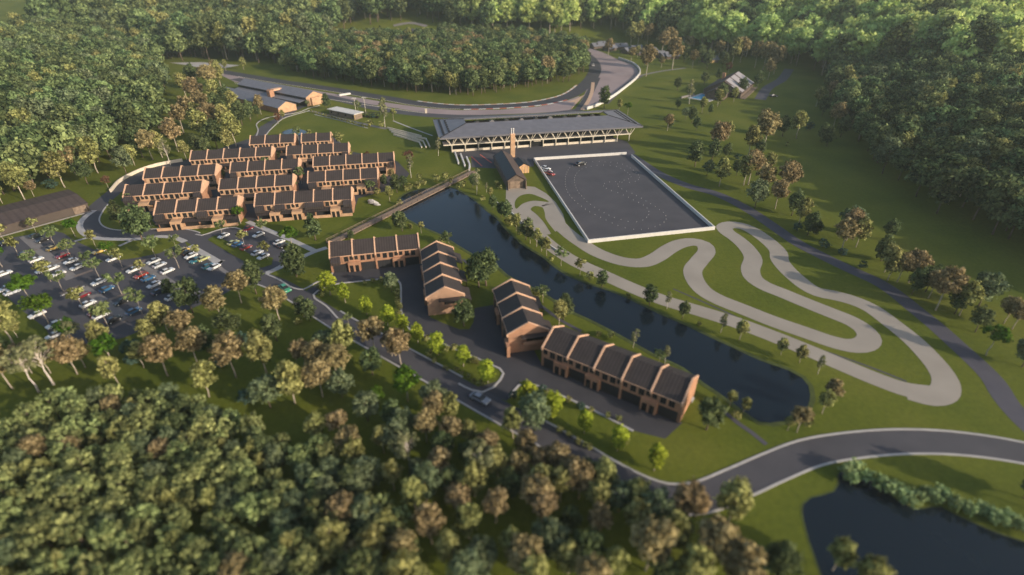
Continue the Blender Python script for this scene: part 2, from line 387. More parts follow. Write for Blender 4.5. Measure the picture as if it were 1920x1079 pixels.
sheet('courtyard_surface', pxl([(622, 515), (626, 507), (790, 490), (806, 595), (830, 606), (862, 618), (880, 618), (888, 604), (890, 578), (926, 572), (953, 662), (1000, 655), (1016, 684), (1280, 793), (1247, 823), (1187, 808), (1100, 763), (1010, 724), (975, 724), (950, 752), (905, 737), (880, 730), (937, 714), (944, 701), (935, 691), (886, 669), (798, 631), (765, 616), (754, 592), (750, 531), (743, 523), (714, 524), (631, 533), (603, 545), (590, 556), (575, 545), (603, 528)]), .014, 'asphalt_dark')
for P in ([(640, 605), (611, 574), (590, 560), (588, 553), (605, 541), (631, 533), (667, 529), (714, 524), (742, 523), (750, 531), (752, 561), (754, 592), (765, 616), (798, 631), (839, 649), (886, 669), (920, 684), (937, 692), (944, 701), (938, 713), (925, 727), (905, 736), (884, 732), (860, 720)],
          [(955, 746), (973, 723), (990, 719), (1010, 725), (1100, 764), (1187, 809)], [(498, 514), (525, 526), (551, 541), (570, 543), (588, 533), (608, 523), (622, 515), (627, 506)]):
    ribbon('kerb', spline(pxl(P), 1.5), .5, .014, 'concrete', height=.13)
ribbon('kerb', spline(pxl([(376, 547), (345, 555), (316, 563)])), .5, .014, 'concrete', height=.13)
ribbon('kerb', spline(pxl([(367, 440), (378, 442), (405, 433), (424, 428), (440, 427), (452, 431)])), .5, .02, 'concrete', height=.13)
ribbon('kerb', spline(pxl([(531, 470), (543, 477), (541, 488), (525, 499), (506, 509)])), .5, .02, 'concrete', height=.13)
sheet('lawn', pxl([(389, 450), (403, 442), (430, 455), (470, 478), (512, 484), (510, 497), (490, 503), (462, 493), (430, 475)]), .10, 'grass')
# paving in the car park
PV = 0
def pave(px, w, m='paving', z=.05, smooth=False): return road('paving', px, w, z, m, smooth=smooth)
pave([(46, 443), (74, 468), (103, 494), (135, 523)], 2.9); pave([(154, 540), (196, 566), (240, 601)], 2.6)
pave([(262, 492), (291, 512), (330, 540), (345, 553)], 2.6)
for a, b in [((74, 467), (97, 459)), ((103, 493), (138, 481)), ((140, 519), (174, 507)), ((70, 468), (34, 480)), ((100, 494), (62, 505)), ((196, 566), (234, 552)), ((190, 568), (155, 585)), ((262, 493), (228, 506)), ((236, 600), (276, 590)), ((238, 601), (210, 615))]:
    pave([a, b], 1.3, 'paver_brown', .056)
pave([(112, 552), (150, 538)], 2.2, 'paver_brown', .056); pave([(240, 603), (272, 592)], 1.6, 'paver_brown', .06); pave([(262, 492), (282, 486)], 1.6, 'paver_brown', .056)
for a, b in [((113, 556), (158, 537))]: ribbon('kerb', [Vector(p) for p in pxl([a, b])], .35, .05, 'concrete', height=.12)
sheet('plaza', pxl([(352, 463), (362, 459), (419, 491), (411, 501)]), .06, 'concrete')
# footpaths
def path(px, w, m='concrete', z=.045): return road('path', px, w, z, m)
path([(177, 395), (160, 407), (150, 420), (154, 435), (175, 446), (215, 449), (255, 449), (300, 444), (330, 447), (347, 454)], 2.0)
path([(140, 453), (165, 446)], 1.2); path([(223, 462), (250, 450)], 1.2)
path([(464, 416), (500, 431), (545, 450), (590, 471)], 2.0, z=.05); path([(613, 465), (588, 473), (545, 493), (500, 513)], 2.0, z=.055)
path([(420, 488), (409, 496), (440, 520), (470, 530)], 1.2, 'paving', .06)
path([(581, 208), (612, 216), (660, 228), (700, 237), (725, 242)], 2.6, 'paving'); path([(590, 215), (640, 227), (690, 241)], .9)
path([(737, 227), (770, 240), (811, 255)], 1.0)
path([(1355, 770), (1385, 795), (1410, 812), (1437, 834)], 1.0, 'lane'); path([(868, 487), (880, 496), (905, 515)], 1.0, 'lane', .04); path([(1015, 574), (1050, 600), (1090, 622)], 1.0, 'lane', .04)
path([(1200, 142), (1240, 134), (1285, 128)], 3.0, 'paving'); path([(1135, 195), (1160, 172), (1185, 152), (1203, 142)], 4.0, 'asphalt', .03)
path([(1262, 542), (1340, 576), (1407, 607), (1480, 637), (1567, 666), (1640, 692), (1700, 716)], .6, 'asphalt', .02)
path([(1480, 130), (1465, 150), (1440, 165), (1425, 187)], 7.0, 'lane', .03)
# service yard of the main building
sheet('forecourt_surface', pxl([(845, 284), (868, 300), (883, 294), (884, 314), (925, 316), (958, 316), (985, 315), (1001, 312), (1001, 299), (1180, 289), (1192, 287), (1176, 266), (1150, 258), (850, 270)]), .010, 'asphalt')
# ------------------------------------------------------------------ skid pad, cones come later
PAD = pxl([(1001, 301), (1178, 290), (1338, 431), (1103, 456)])
sheet('skid_pad', PAD, .02, 'asphalt')
# ------------------------------------------------------------------ kart circuit
KART = [(1760, 740), (1700, 731), (1640, 710), (1580, 685), (1514, 657), (1447, 630), (1380, 605), (1313, 584), (1240, 562), (1180, 538), (1123, 512), (1080, 492), (1035, 463), (1000, 430), (980, 405)]
KA = spline(pxl(KART + []), 1.5)
KB = [(1004, 383), (1025, 382), (1033, 395), (1040, 412), (1062, 435), (1090, 456), (1124, 476), (1170, 491), (1205, 493), (1231, 483), (1255, 467), (1277, 457), (1300, 454), (1319, 459), (1325, 471), (1311, 490), (1299, 507), (1304, 527), (1321, 547), (1347, 562), (1397, 582), (1447, 602), (1513, 625), (1563, 642), (1597, 649), (1620, 646), (1630, 634), (1621, 619), (1597, 603), (1563, 589), (1513, 569), (1467, 550), (1433, 536), (1413, 522), (1407, 506), (1412, 485), (1399, 464), (1380, 447), (1364, 436), (1358, 427), (1370, 422), (1390, 424), (1410, 432), (1427, 443), (1445, 457), (1459, 472), (1462, 488), (1474, 504), (1493, 522), (1512, 537), (1533, 548), (1563, 554), (1600, 564), (1632, 578), (1675, 609), (1710, 637), (1740, 667), (1763, 695), (1774, 718), (1768, 738), (1740, 745), (1700, 735)]
ribbon('kart_track', spline(pxl(KART), 1.5), 5.2, .030, 'kart')
ribbon('kart_track', spline(pxl(KB), 1.2), 5.4, .035, 'kart')
sheet('kart_apron', pxl([(949, 350), (984, 349), (1003, 351), (1024, 363), (1042, 380), (1056, 402), (1062, 425), (1030, 440), (1003, 440), (975, 420), (948, 388)]), .024, 'kart')
sheet('lawn', spline(pxl([(968, 392), (966, 378), (977, 367), (993, 364), (1010, 369), (1029, 379), (1000, 377), (981, 382)]), 1, True), .050, 'grass')
sheet('lawn', spline(pxl([(995, 393), (1003, 387), (1016, 389), (1021, 398), (1023, 410), (1037, 430), (1057, 452), (1082, 472), (1115, 490), (1150, 502), (1120, 498), (1073, 477), (1040, 447), (1017, 414), (1003, 400)]), 1, True), .055, 'grass')
# ------------------------------------------------------------------ race track
TRK = [(400, 131), (430, 137), (470, 144), (530, 154), (572, 160), (630, 169), (690, 179), (740, 187), (783, 194.5), (853, 201), (940, 199.5), (1000, 195), (1035, 189), (1067, 180), (1093, 163), (1110, 145), (1116, 127), (1108, 111), (1090, 98), (1060, 85), (1025, 77)]
trk = road('race_track', TRK, 10, .05, 'asphalt_dark')
sheet('run_off', spline(pxl([(1025, 75), (1060, 80), (1090, 87), (1123, 96), (1160, 112), (1186, 122), (1198, 136), (1192, 148), (1172, 164), (1147, 183), (1118, 198), (1090, 208), (1083, 207), (1092, 185), (1105, 160), (1116, 140), (1113, 118), (1098, 100), (1060, 84)]), 3, True), .02, 'apron')
sheet('run_off', pxl([(400, 134), (470, 149), (560, 165), (650, 180), (740, 195), (800, 203), (860, 207), (940, 206), (1010, 200), (1060, 190), (1087, 180), (1068, 208), (1000, 213), (900, 216), (820, 216), (740, 203), (640, 188), (540, 172), (440, 154)]), .015, 'apron')
road('pit_lane', [(440, 148), (520, 166), (610, 181), (715, 205), (790, 215), (860, 219), (1000, 217), (1085, 208)], 8, .03, 'asphalt')
road('pit_lane', [(1120, 146), (1112, 162), (1104, 178), (1096, 192), (1084, 208)], 5, .055, 'asphalt_dark')
ribbon('kerb', spline(pxl([(1112, 155), (1110, 172), (1104, 188), (1092, 206)])), 2.4, .06, 'kerb_tan', height=.05)
sheet('kerb', pxl([(1096, 178), (1090, 185), (1070, 207), (1078, 192), (1062, 192), (1080, 186)]), .07, 'kerb_tan')
sub2 = offs(trk, 5.6); n0 = len(sub2)
def part_of(line, a, b):
    pa, pb = spot(*a), spot(*b)
    f = lambda p: min(range(len(line)), key=lambda i: (line[i].x - p[0]) ** 2 + (line[i].y - p[1]) ** 2)
    i, j = sorted((f(pa), f(pb))); return line[i:j + 1]
ribbon('kerb', part_of(offs(trk, 5.5), (783, 190), (1085, 160)), 1.3, .05, ['white', 'kerb_tan'], height=.08, alt=2)
ribbon('kerb', part_of(offs(trk, -5.5), (870, 206), (1060, 188)), 1.3, .05, ['white', 'red'], height=.08, alt=2)
ribbon('painted_line', part_of(offs(trk, -5.1), (440, 145), (860, 207)), .5, .07, 'cream')
ribbon('painted_line', spline(pxl([(440, 156), (540, 174), (640, 190), (740, 205), (800, 213)])), .7, .06, 'cream')
road('path', [(738, 49), (770, 44), (800, 50)], 5, .1, 'paving'); road('race_track', [(760, 56), (795, 64), (830, 74)], 10, .05, 'asphalt')
sheet('plaza', pxl([(318, 118), (377, 117), (450, 123), (415, 129), (400, 134), (360, 124)]), .05, 'concrete')
# ------------------------------------------------------------------ water
LAKE = [(747, 381), (751, 369), (767, 360), (790, 354), (808, 353), (830, 351), (848, 352), (863, 358), (877, 366), (894, 378), (912, 394), (934, 411), (945, 425), (965, 445), (985, 462), (1018, 482), (1047, 505), (1075, 521), (1107, 533), (1157, 550), (1207, 573), (1240, 589), (1280, 606), (1330, 630), (1380, 653), (1430, 676), (1480, 693), (1507, 708), (1520, 724), (1524, 742), (1518, 767), (1500, 784), (1475, 793), (1447, 797), (1423, 794), (1390, 772), (1347, 740), (1317, 720), (1280, 692), (1223, 665), (1173, 637), (1107, 602), (1070, 585), (1035, 562), (1003, 543), (968, 527), (950, 517), (930, 500), (900, 486), (860, 463), (827, 442), (790, 426), (763, 412), (750, 402)]
lk = spline(pxl(LAKE), 2, True); sheet('water', lk, .02, 'water')
ribbon('bank', lk + lk[:1], 1.0, .0, 'bank', height=.06)
p2 = spline(pxl([(528, 250), (538, 244), (552, 242), (568, 244), (578, 250), (556, 254)]), 1, True); sheet('water', p2, .03, 'water')
POND = [(1503, 960), (1505, 945), (1520, 933), (1545, 927), (1563, 921), (1571, 907), (1570, 890), (1580, 880), (1602, 880), (1625, 892), (1650, 910), (1680, 936), (1713, 953), (1763, 950), (1800, 968), (1863, 996), (1930, 1018), (2020, 1040), (2050, 1130), (1900, 1180), (1700, 1160), (1560, 1110), (1525, 1040), (1510, 993)]
pk = spline(pxl(POND), 1.5, True); sheet('water', pk, .02, 'water'); ribbon('bank', pk + pk[:1], .3, .0, 'bank', height=.03)
# ------------------------------------------------------------------ terraces of brick houses
EZ, RZ, DEP = 5.35, 7.75, 9.2
HALF = DEP / 2
def win_mesh(w, h):
    f = MB(); t = .09
    f.box(-w / 2, w / 2, -.05, .04, 0, t); f.box(-w / 2, w / 2, -.05, .04, h - t, h)
    f.box(-w / 2, -w / 2 + t, -.05, .04, t, h - t); f.box(w / 2 - t, w / 2, -.05, .04, t, h - t); f.box(-.03, .03, -.03, .04, t, h - t)
    p = MB(); p.box(-w / 2 + t, w / 2 - t, -.005, .03, t, h - t)
    w1, w2 = f.mesh('window', 'frame'), p.mesh('pane', 'glass')
    q = MB(); q.v = f.v + p.v; q.f = f.f + [tuple(i + len(f.v) for i in t) for t in p.f]; q.m = [0] * len(f.f) + [1] * len(p.f)
    return w1, w2, q.mesh('window', ['frame', 'glass'])
WIN = {k: win_mesh(*k) for k in ((1.25, 1.65), (1.0, 1.25))}
d = MB(); d.box(-.5, .5, -.06, .03, 0, 2.15); DOOR = d.mesh('door', 'glass')
def window(root, x, y, z, size, rot=0, pane=True):
    f, p, both = WIN[size]; o = place('window', f if pane else both, root, (x, y, z), rot)
    if pane: place('pane', p, o)
    return o
def terrace(label, p0, p1, n, group, bays=None, porch=(1, 3), low=False, gables=(0, 0), canopy=(), back=(), pane=True, slide=True, skip_win=()):
    """houses in a row: x runs along the front eave from p0 to p1, the front looks towards -y"""
    a = Vector(p0); b = Vector(p1); L = (b - a).length; ang = math.atan2(b.y - a.y, b.x - a.x); u = L / n
    root = thing('terraced_houses', label, 'terrace', (a.x, a.y, 0), ang, group)
    bays = bays or [(0, L)]
    sl = (RZ - EZ) / HALF
    # walls: one closed shell with gable tops
    w = MB(); w.prism([(.0, 0), (DEP, 0), (DEP, EZ - .05), (HALF, RZ - .12), (.0, EZ - .05)], .02, L - .02)
    w.build('wall', 'brick', root)
    # roof slopes with a thin overhang
    r = MB(); t = .16
    for s in (0, 1):
        y0, y1 = (-.2, HALF) if s == 0 else (DEP + .2, HALF)
        z0 = EZ - .2 * sl
        r.prism([(y0, z0), (y1, RZ), (y1, RZ + t), (y0, z0 + t)], .03, L - .03)
    r.build('roof', 'roof', root)
    g = MB(); g.box(.05, L - .05, -.30, -.202, EZ - .16, EZ - .02); g.build('gutter', 'coping', root)
    # party walls standing above the roof
    pw = MB(); k = .42; th = .19
    pw.prism([(-.5, EZ - .6), (DEP + .5, EZ - .6), (DEP + .5, EZ - .27 + k), (HALF, RZ + k + .12), (-.5, EZ - .27 + k)], -th, th)
    me = pw.mesh('party_wall', 'coping')
    for i in range(n + 1): place('party_wall', me, root, (i * u, 0, 0))
    # catslide roofs between the bays
    edges = [0.0]
    for x0, x1 in bays: edges += [x0, x1]
    edges.append(L)
    if slide:
        for x0, x1 in zip(edges[::2], edges[1::2]):
            if x1 - x0 > .6:
                c = MB(); q = 2.3; zz = EZ - .05 - q * sl
                c.prism([(-q, zz), (-.36, EZ - .36 * sl + .02), (-.36, EZ - .36 * sl + t), (-q, zz + t)], x0 + .22, x1 - .22)
                c.prism([(-q + .2, 3.3), (-.003, 3.3), (-.003, EZ - .5), (-q + .2, zz)], x0 + .3, x1 - .3)
                c.build('catslide_roof', 'roof', root)
    # upper storey bays: brick skin proud of the wall, with their windows
    for x0, x1 in bays:
        up = MB(); up.box(x0 + .2, x1 - .2, -.12, -.003, 2.95, EZ - .06); up.build('upper_wall', 'brick_pale' if low else 'brick', root)
    for i in range(n):
        for fr, sz in ((.13, (1.0, 1.25)), (.41, (1.25, 1.65)), (.69, (1.25, 1.65)), (.92, (1.0, 1.25))):
            x = (i + fr) * u
            if any(x0 + .6 < x < x1 - .6 for x0, x1 in bays) and not any(p <= x / u <= q for p, q in skip_win):
                window(root, x, -.13, 3.3 + (1.65 - sz[1]), sz, pane=pane)
    # ground floor: garage doors, porches, piers
    dpt = 2.5 if low else .45
    px = []
    for i in porch: px.append((i * u - 1.75, i * u + 1.75))
    q = 0.25; segs = []
    for x0, x1 in sorted(px): segs.append((q, x0)); q = x1
    segs.append((q, L - .25))
    for x0, x1 in segs:
        m = [x0] + [i * u for i in range(1, n) if x0 + 1 < i * u < x1 - 1] + [x1]
        for s0, s1 in zip(m, m[1:]):
            if s1 - s0 > 1:
                gd = MB(); gd.box(s0 + .2, s1 - .2, -.10, -.004, .0, 2.55); gd.build('garage_door', 'garage', root)
        for i in range(1, n):
            if x0 + 1 < i * u < x1 - 1:
                pr = MB(); pr.box(i * u - .24, i * u + .24, -.42, -.005, 0, 5.0); pr.build('pier', 'brick', root)
        if low and x1 - x0 > 1:
            c = MB(); c.prism([(-2.5, 2.42), (-.006, 3.05), (-.006, 3.2), (-2.5, 2.57)], x0 + .02, x1 - .02); c.build('canopy', 'roof', root)
            lw = MB(); lw.box(x0 + .02, x1 - .02, -2.75, -2.5, 0, 1.05); lw.build('garden_wall', 'brick_pale', root)
    for x0, x1 in px:
        xc = (x0 + x1) / 2; po = MB(); po.box(x0 + .04, x1 - .04, -dpt - .3, -.006, 0, 3.15); po.build('porch', 'brick_pale' if low else 'brick', root)
        for s in (-.78, .78): place('door', DOOR, root, (xc + s, -dpt - .302, .02))
    # gable ends
    for e, xg in ((0, -.012), (1, L + .012)):
        kind = gables[e]
        if not kind: continue
        sg = -1 if e == 0 else 1
        gw = MB(); x0, x1 = (xg - .20, xg) if e == 0 else (xg, xg + .20)
        gw.prism([(-.1, 0), (DEP + .1, 0), (DEP + .1, EZ + .1), (HALF, RZ + .5), (-.1, EZ + .1)], x0, x1); gw.build('gable_wall', 'brick', root)
        if kind == 2:
            window(root, xg + sg * .22, 1.5 if e == 0 else DEP - 1.5, 3.2, (1.25, 1.65), R(-90) if e == 0 else R(90))
            bl = MB(); y0, y1 = 3.1, 9.0
            xa, xb = sorted((xg + sg * .21, xg + sg * 1.5)); bl.box(xa, xb, y0, y1, 2.75, 2.95)
            xa, xb = sorted((xg + sg * 1.42, xg + sg * 1.5)); bl.box(xa, xb, y0, y1, 2.951, 3.75); bl.build('balcony', 'brick', root)
            sh = MB(); xa, xb = sorted((xg + sg * .21, xg + sg * 1.7)); sh.box(xa, xb, y0 - .3, y1 + .3, 4.75, 4.95); sh.build('balcony_roof', 'roof', root)
            dn = MB(); xa, xb = sorted((xg + sg * .205, xg + sg * .24)); dn.box(xa, xb, 4.2, 8.2, 2.96, 4.7); dn.build('balcony_door', 'glass', root)
    # lower canopies along the back
    for f0, f1 in back:
        bc = MB(); bc.prism([(DEP + .01, 4.0), (DEP + 2.3, 3.1), (DEP + 2.3, 3.25), (DEP + .01, 4.2)], f0 * u + .3, f1 * u - .3)
        bc.box(f0 * u + .5, f0 * u + .7, DEP + 1.9, DEP + 2.1, 0, 3.1); bc.box(f1 * u - .7, f1 * u - .5, DEP + 1.9, DEP + 2.1, 0, 3.1); bc.build('rear_canopy', 'roof', root)
    for i in range(0, n, 2):
        v1 = MB(); v1.tube([(0, 0, -.5), (0, 0, .45)], [.12, .12], 6); v1.build('roof_vent', 'frame', root, (u * (i + .3), HALF + .9, RZ - .45))
    return root
def E(px, z=EZ): return flat(px[0], px[1], z)
G1 = 'terraced brick rows of the estate'
A105 = R(10.6)
def row(pl, n, label, **k):
    """estate rows share one direction and one unit width; the left eave end comes from the photograph"""
    a = Vector(E(pl)); L = n * 6.62
    b = a + Vector((math.cos(A105), math.sin(A105))) * L
    fb = k.pop('fb', None)
    if fb: k['bays'] = [(p * L, q * L) for p, q in fb]
    return terrace(label, a, b, n, G1, low=True, pane=False, **k)
row((468, 271), 3, 'short three house brick row at the back left of the estate')
row((565, 266.5), 2, 'smallest brick row of two houses, at the back right of the estate')
row((356, 300.5), 5, 'five house brick row second from the back on the left, under the forest edge', fb=[(0, .99)])
row((537, 290.5), 4, 'four house brick row just in front of the smallest two house row', fb=[(.11, .89)], porch=(1, 3))
row((268.5, 335), 4, 'four house brick row beside the pale walled bend of the drive', fb=[(.02, .96)])
row((431, 323), 4, 'four house brick row in the middle of the estate, third from the back', fb=[(.1, .9)])
row((587, 312), 5, 'five house brick row at the right side of the estate beside the cul-de-sac', fb=[(0, .93)], porch=(1, 3, 4.7))
row((231, 368.5), 4, 'four house brick row furthest left, beside the curved drive', fb=[(.13, .89)])
row((410, 356), 4, 'four house brick row directly behind the front two rows', fb=[(0, .98)])
row((577, 342), 4, 'four house brick row behind the front right row, nearest the boardwalk', fb=[(.13, .82)])
row((289, 401.5), 4, 'front left brick row of four houses facing the curved drive', fb=[(.125, .5), (.64, .97)])
row((477, 386), 5, 'front right brick row of five houses facing the open lawn', fb=[(.1, .2), (.31, .5), (.71, .9)], porch=(1, 2.12, 4.1))
G2 = 'brick house terraces around the courtyard'
a = Vector(E((618, 482))); L = 25.9; b = a + Vector((math.cos(R(12.2)), math.sin(R(12.2)))) * L
terrace('brick terrace with lit front at the top of the courtyard, beside the boardwalk', a, b, 4, G2, bays=[(.12 * L, L)], gables=(1, 1))
a = Vector(E((790, 470.6))); b = Vector(E((801, 559.7)))
d_ = (b - a).normalized(); b = a + d_ * 26.2
terrace('brick terrace seen end-on with balcony gable, at the right of the upper courtyard', a, b, 4, G2, gables=(1, 2), back=[(0, 1), (1.6, 2.6), (3, 4)])
a = Vector(E((926, 544))); b = Vector(E((954, 628)))
d_ = (b - a).normalized(); b = a + d_ * 19.8
terrace('short three house brick terrace with balcony gable between the courtyard and lake', a, b, 3, G2, gables=(1, 2), back=[(.3, 1.3), (2, 3)])
a = Vector(E((1018, 651))); b = Vector(E((1280, 756))); d_ = (b - a).normalized(); b = a + d_ * 31.9
terrace('long five house brick terrace with its front towards the lower courtyard', a, b, 5, G2, bays=[(0, 31.9)], porch=(.78, 2, 4), gables=(1, 1), back=[(4, 5)])
st = MB(); st.box(0, 1.6, 0, 3.2, 0, .5); st.box(.2, 1.4, .3, 2.9, .5, .9); q = spot(1297, 757)
tag(st.build('terrace_step', 'concrete', None, (q[0], q[1], 0)), 'pale concrete step at the end of the long brick terrace', 'step').rotation_euler = (0, 0, R(56))

# ------------------------------------------------------------------ the main building over the pits
MZ = 7.3
def main_building():
    FL, FR, BR, BL = [Vector(flat(x, y, MZ)) for x, y in ((824, 259.5), (1205, 236.7), (1161, 205.6), (811, 223.5))]
    ang = math.atan2(FR.y - FL.y, FR.x - FL.x); L = (FR - FL).length; D = ((BL - FL).length + (BR - FR).length) / 2 * .985
    ex, ey = Vector((math.cos(ang), math.sin(ang))), Vector((-math.sin(ang), math.cos(ang)))
    b0, b1 = Vector(spot(848, 286)) - FL, Vector(spot(1156, 265.5)) - FL
    root = thing('pit_building', 'long grey hip roofed pit building on cream Y columns above the skid pad', 'building', (FL.x, FL.y, 0), ang)
    # roof: outer frame and an inner hip, with an open slot along the ridge
    r = MB(); zr = MZ + 2.3; s0, s1, ya, yb = 14.5, L - 12.5, D * .43, D * .68
    P = lambda x, y, z: (x, y, z)
    o = [P(0, 0, MZ), P(L, 0, MZ), P(L, D, MZ), P(0, D, MZ)]; i_ = [P(s0, ya, zr), P(s1, ya, zr), P(s1, yb, zr), P(s0, yb, zr)]
    for k in range(4):
        j = (k + 1) % 4; r.poly([o[k], o[j], i_[j], i_[k]])
    lo = [(x, y, z - .5) for x, y, z in o]; li = [(x, y, z - .6) for x, y, z in i_]
    for k in range(4):
        j = (k + 1) % 4; r.poly([lo[k], li[k], li[j], lo[j]]); r.poly([o[k], lo[k], lo[j], o[j]]); r.poly([i_[k], i_[j], li[j], li[k]])
    r.build('roof', 'roof_plain', root)
    f = MB()
    f.box(-.15, L + .15, -.25, -.002, MZ - .75, MZ + .06); f.box(-.15, L + .15, D + .002, D + .25, MZ - .75, MZ + .06)
    f.box(-.25, -.002, .0, D, MZ - .75, MZ + .06); f.box(L + .002, L + .25, .0, D, MZ - .75, MZ + .06); f.build('fascia', 'roof_plain', root)
    e = MB(); fr = lambda t, y: P(s0 * t, y, MZ + (zr - MZ) * t + .05)
    # hip lines and the louvre slits at both ends
    for k, (a, b) in enumerate(zip(o, i_)):
        e.tube([(a[0], a[1], a[2] + .06), (b[0], b[1], b[2] + .06)], [.16, .16], 4)
    e.build('hip_capping', 'dark', root)
    for t in (.17, .36):
        y0, y1 = ya * t + 1.2, D - (D - yb) * t - 1.2
        for end in (0, 1):
            sx = s0 * t if end == 0 else L - (L - s1) * t
            v = MB(); n = 6 if t > .3 else 1
            for q in range(n):
                a = y0 + (y1 - y0) * q / n; b = y0 + (y1 - y0) * (q + (.72 if n > 1 else 1)) / n
                v.box(sx - .5, sx + .5, a, b, MZ + (zr - MZ) * t - .12, MZ + (zr - MZ) * t + .14)
            v.build('louvre_slit', 'dark', root)
    dk = MB(); dk.box(s0 + .05, s1 - .05, ya + .05, yb - .05, zr - 2.4, zr - 2.1); dk.build('slot_deck', 'dark', root)
    for q in range(9):
        x = s0 + 6 + q * 7.6; pl = MB(); pl.box(-1.2, 1.2, -.9, .9, 0, 1.5); pl.box(-.5, .7, -.5, .5, 1.5, 1.9)
        pl.build('roof_plant', 'paving' if q % 2 else 'frame', root, (x, (ya + yb) / 2 + .3 * (q % 3 - 1), zr - 2.1))
    # glazed upper storey and pit bays
    y0 = (b0.dot(ey) + b1.dot(ey)) / 2; x0, x1 = b0.dot(ex), b1.dot(ex); NB = 13; bay = (x1 - x0) / NB
    gl = MB(); gl.box(x0, x1, y0 + 2.2, y0 + 2.5, 3.9, MZ + .1); gl.build('upper_glazing', 'glass', root)
    bw = MB(); bw.box(x0, x1, y0 + 5.0, D - 5, 0, 3.4); bw.build('pit_back_wall', 'frame', root)
    uw = MB(); uw.box(x0 + .5, x1 - .5, y0 + 2.6, D - 5.2, 3.85, MZ - .3); uw.build('upper_wall', 'dark', root)
    sl = MB(); sl.box(x0 - 4, x1 + 7, y0 - .6, y0 + 6, 3.4, 3.7); sl.box(x0, x1, y0 + 6.01, D - 5, 3.5, 3.75); sl.build('gallery_floor', 'paving', root)
    rl = MB(); rl.box(x0 - 4, x1 + 7, y0 - .75, y0 - .62, 3.42, 3.95); rl.build('gallery_edge', 'steel_cream', root)
    for b in range(NB):
        xa = x0 + b * bay; xb = xa + bay
        if b == 6: continue
        gb = MB(); gb.box(xa + .3, xb - .3, y0 + .2, y0 + .45, 0, 1.1); gb.build('pit_parapet', 'cream', root)
        dv = MB(); dv.box(xa - .14, xa + .14, y0 + .1, y0 + 5, 0, 3.38); dv.build('pit_divider', 'paving', root)
        dr = MB(); dr.box(xa + .5, xb - .5, y0 + 4.8, y0 + 4.98, .1, 3.0); dr.build('pit_door', 'garage', root)
    en = MB(); xa = x0 + 6 * bay; en.box(xa + 1.5, xa + 5.0, y0 - 1.0, y0 + 2.0, 2.9, 3.1); en.build('entrance_canopy', 'cream', root)
    ed = MB(); ed.box(xa + .4, xa + bay - .4, y0 + .9, y0 + 1.1, .05, 2.85); ed.build('entrance_door', 'glass', root)
    col = MB(); col.bar((0, 0, 0), (0, 0, 2.9), .22, 6)
    for s in (-1, 1):
        col.bar((0, -.1, 2.8), (s * 2.6, -(y0 - .7), MZ - .62), .17, 6); col.bar((0, .1, 2.8), (s * 2.2, 2.0, MZ + .1), .12, 6)
    cm = col.mesh('column', 'steel_cream')
    for b in range(NB + 2): place('column', cm, root, (x0 + b * bay - .05 if b < NB + 1 else x1 + 6.3, y0 - .25, 0))
    for b in range(NB + 1): place('column', cm, root, (x0 + b * bay, D - y0, 0), math.pi)
    # brick stack with flues in front
    return root, FL, ang
mb, MO, MA = main_building()
q = spot(961, 294); ck = thing('chimney', 'tall orange brick stack with white flues before the pit building', 'chimney', (q[0], q[1], 0), MA)
c = MB(); c.box(-1.0, 1.0, -.9, .9, 0, 10.4); c.build('stack', 'brick_pale', ck)
c = MB(); c.box(-1.12, 1.12, -1.02, 1.02, 10.41, 10.7); c.build('cap', 'coping', ck)
for s in (-.5, .45):
    c = MB(); c.tube([(s, 0, 10.7), (s, 0, 12.9)], [.22, .22], 8); c.tube([(s, 0, 12.91), (s, 0, 13.2)], [.4, .1], 8); c.build('flue', 'white', ck)

# ------------------------------------------------------------------ gabled sheds
def shed(name, label, cat, p0, p1, depth, ez, rz, roofm='roof_grey', wallm='brick_pale', over=.4, roof2=None, gablem=None):
    a, b = Vector(p0), Vector(p1); L = (b - a).length; root = thing(name, label, cat, (a.x, a.y, 0), math.atan2(b.y - a.y, b.x - a.x))
    h = depth / 2; sl = (rz - ez) / h
    w = MB(); w.prism([(0, 0), (depth, 0), (depth, ez), (h, rz - .1), (0, ez)], 0, L); w.build('wall', wallm, root)
    for k, m in ((0, roofm), (1, roof2 or roofm)):
        y0 = -over if k == 0 else depth + over; r = MB()
        r.prism([(y0, ez - over * sl), (h, rz), (h, rz + .18), (y0, ez - over * sl + .18)], -over, L + over); r.build('roof_slope', m, root)
    for x0, x1 in ((-.06, -.004), (L + .004, L + .06)):
        gm = MB(); gm.prism([(.05, 0), (depth - .05, 0), (depth - .05, ez - .05), (h, rz - .2), (.05, ez - .05)], x0, x1); gm.build('gable_wall', gablem or wallm, root)
    return root, L
# barn at the left edge: ridge is level with the top of the near slope
a, b = Vector(flat(-70, 444, 2.9)), Vector(flat(163, 381.5, 2.9))
bn, L = shed('barn', 'big low barn with brown sheet roof at the left edge above the car park', 'barn', a, b, 21, 2.8, 3.7, 'roof_barn', 'barn_wall', .3)
cp = MB(); cp.box(1, L, -1.7, -1.3, 0, .35); cp.build('plinth', 'paving', bn)
dg = MB(); dg.box(30, 34, -.2, -.004, 0, 2.6); dg.build('barn_door', 'timber', bn)
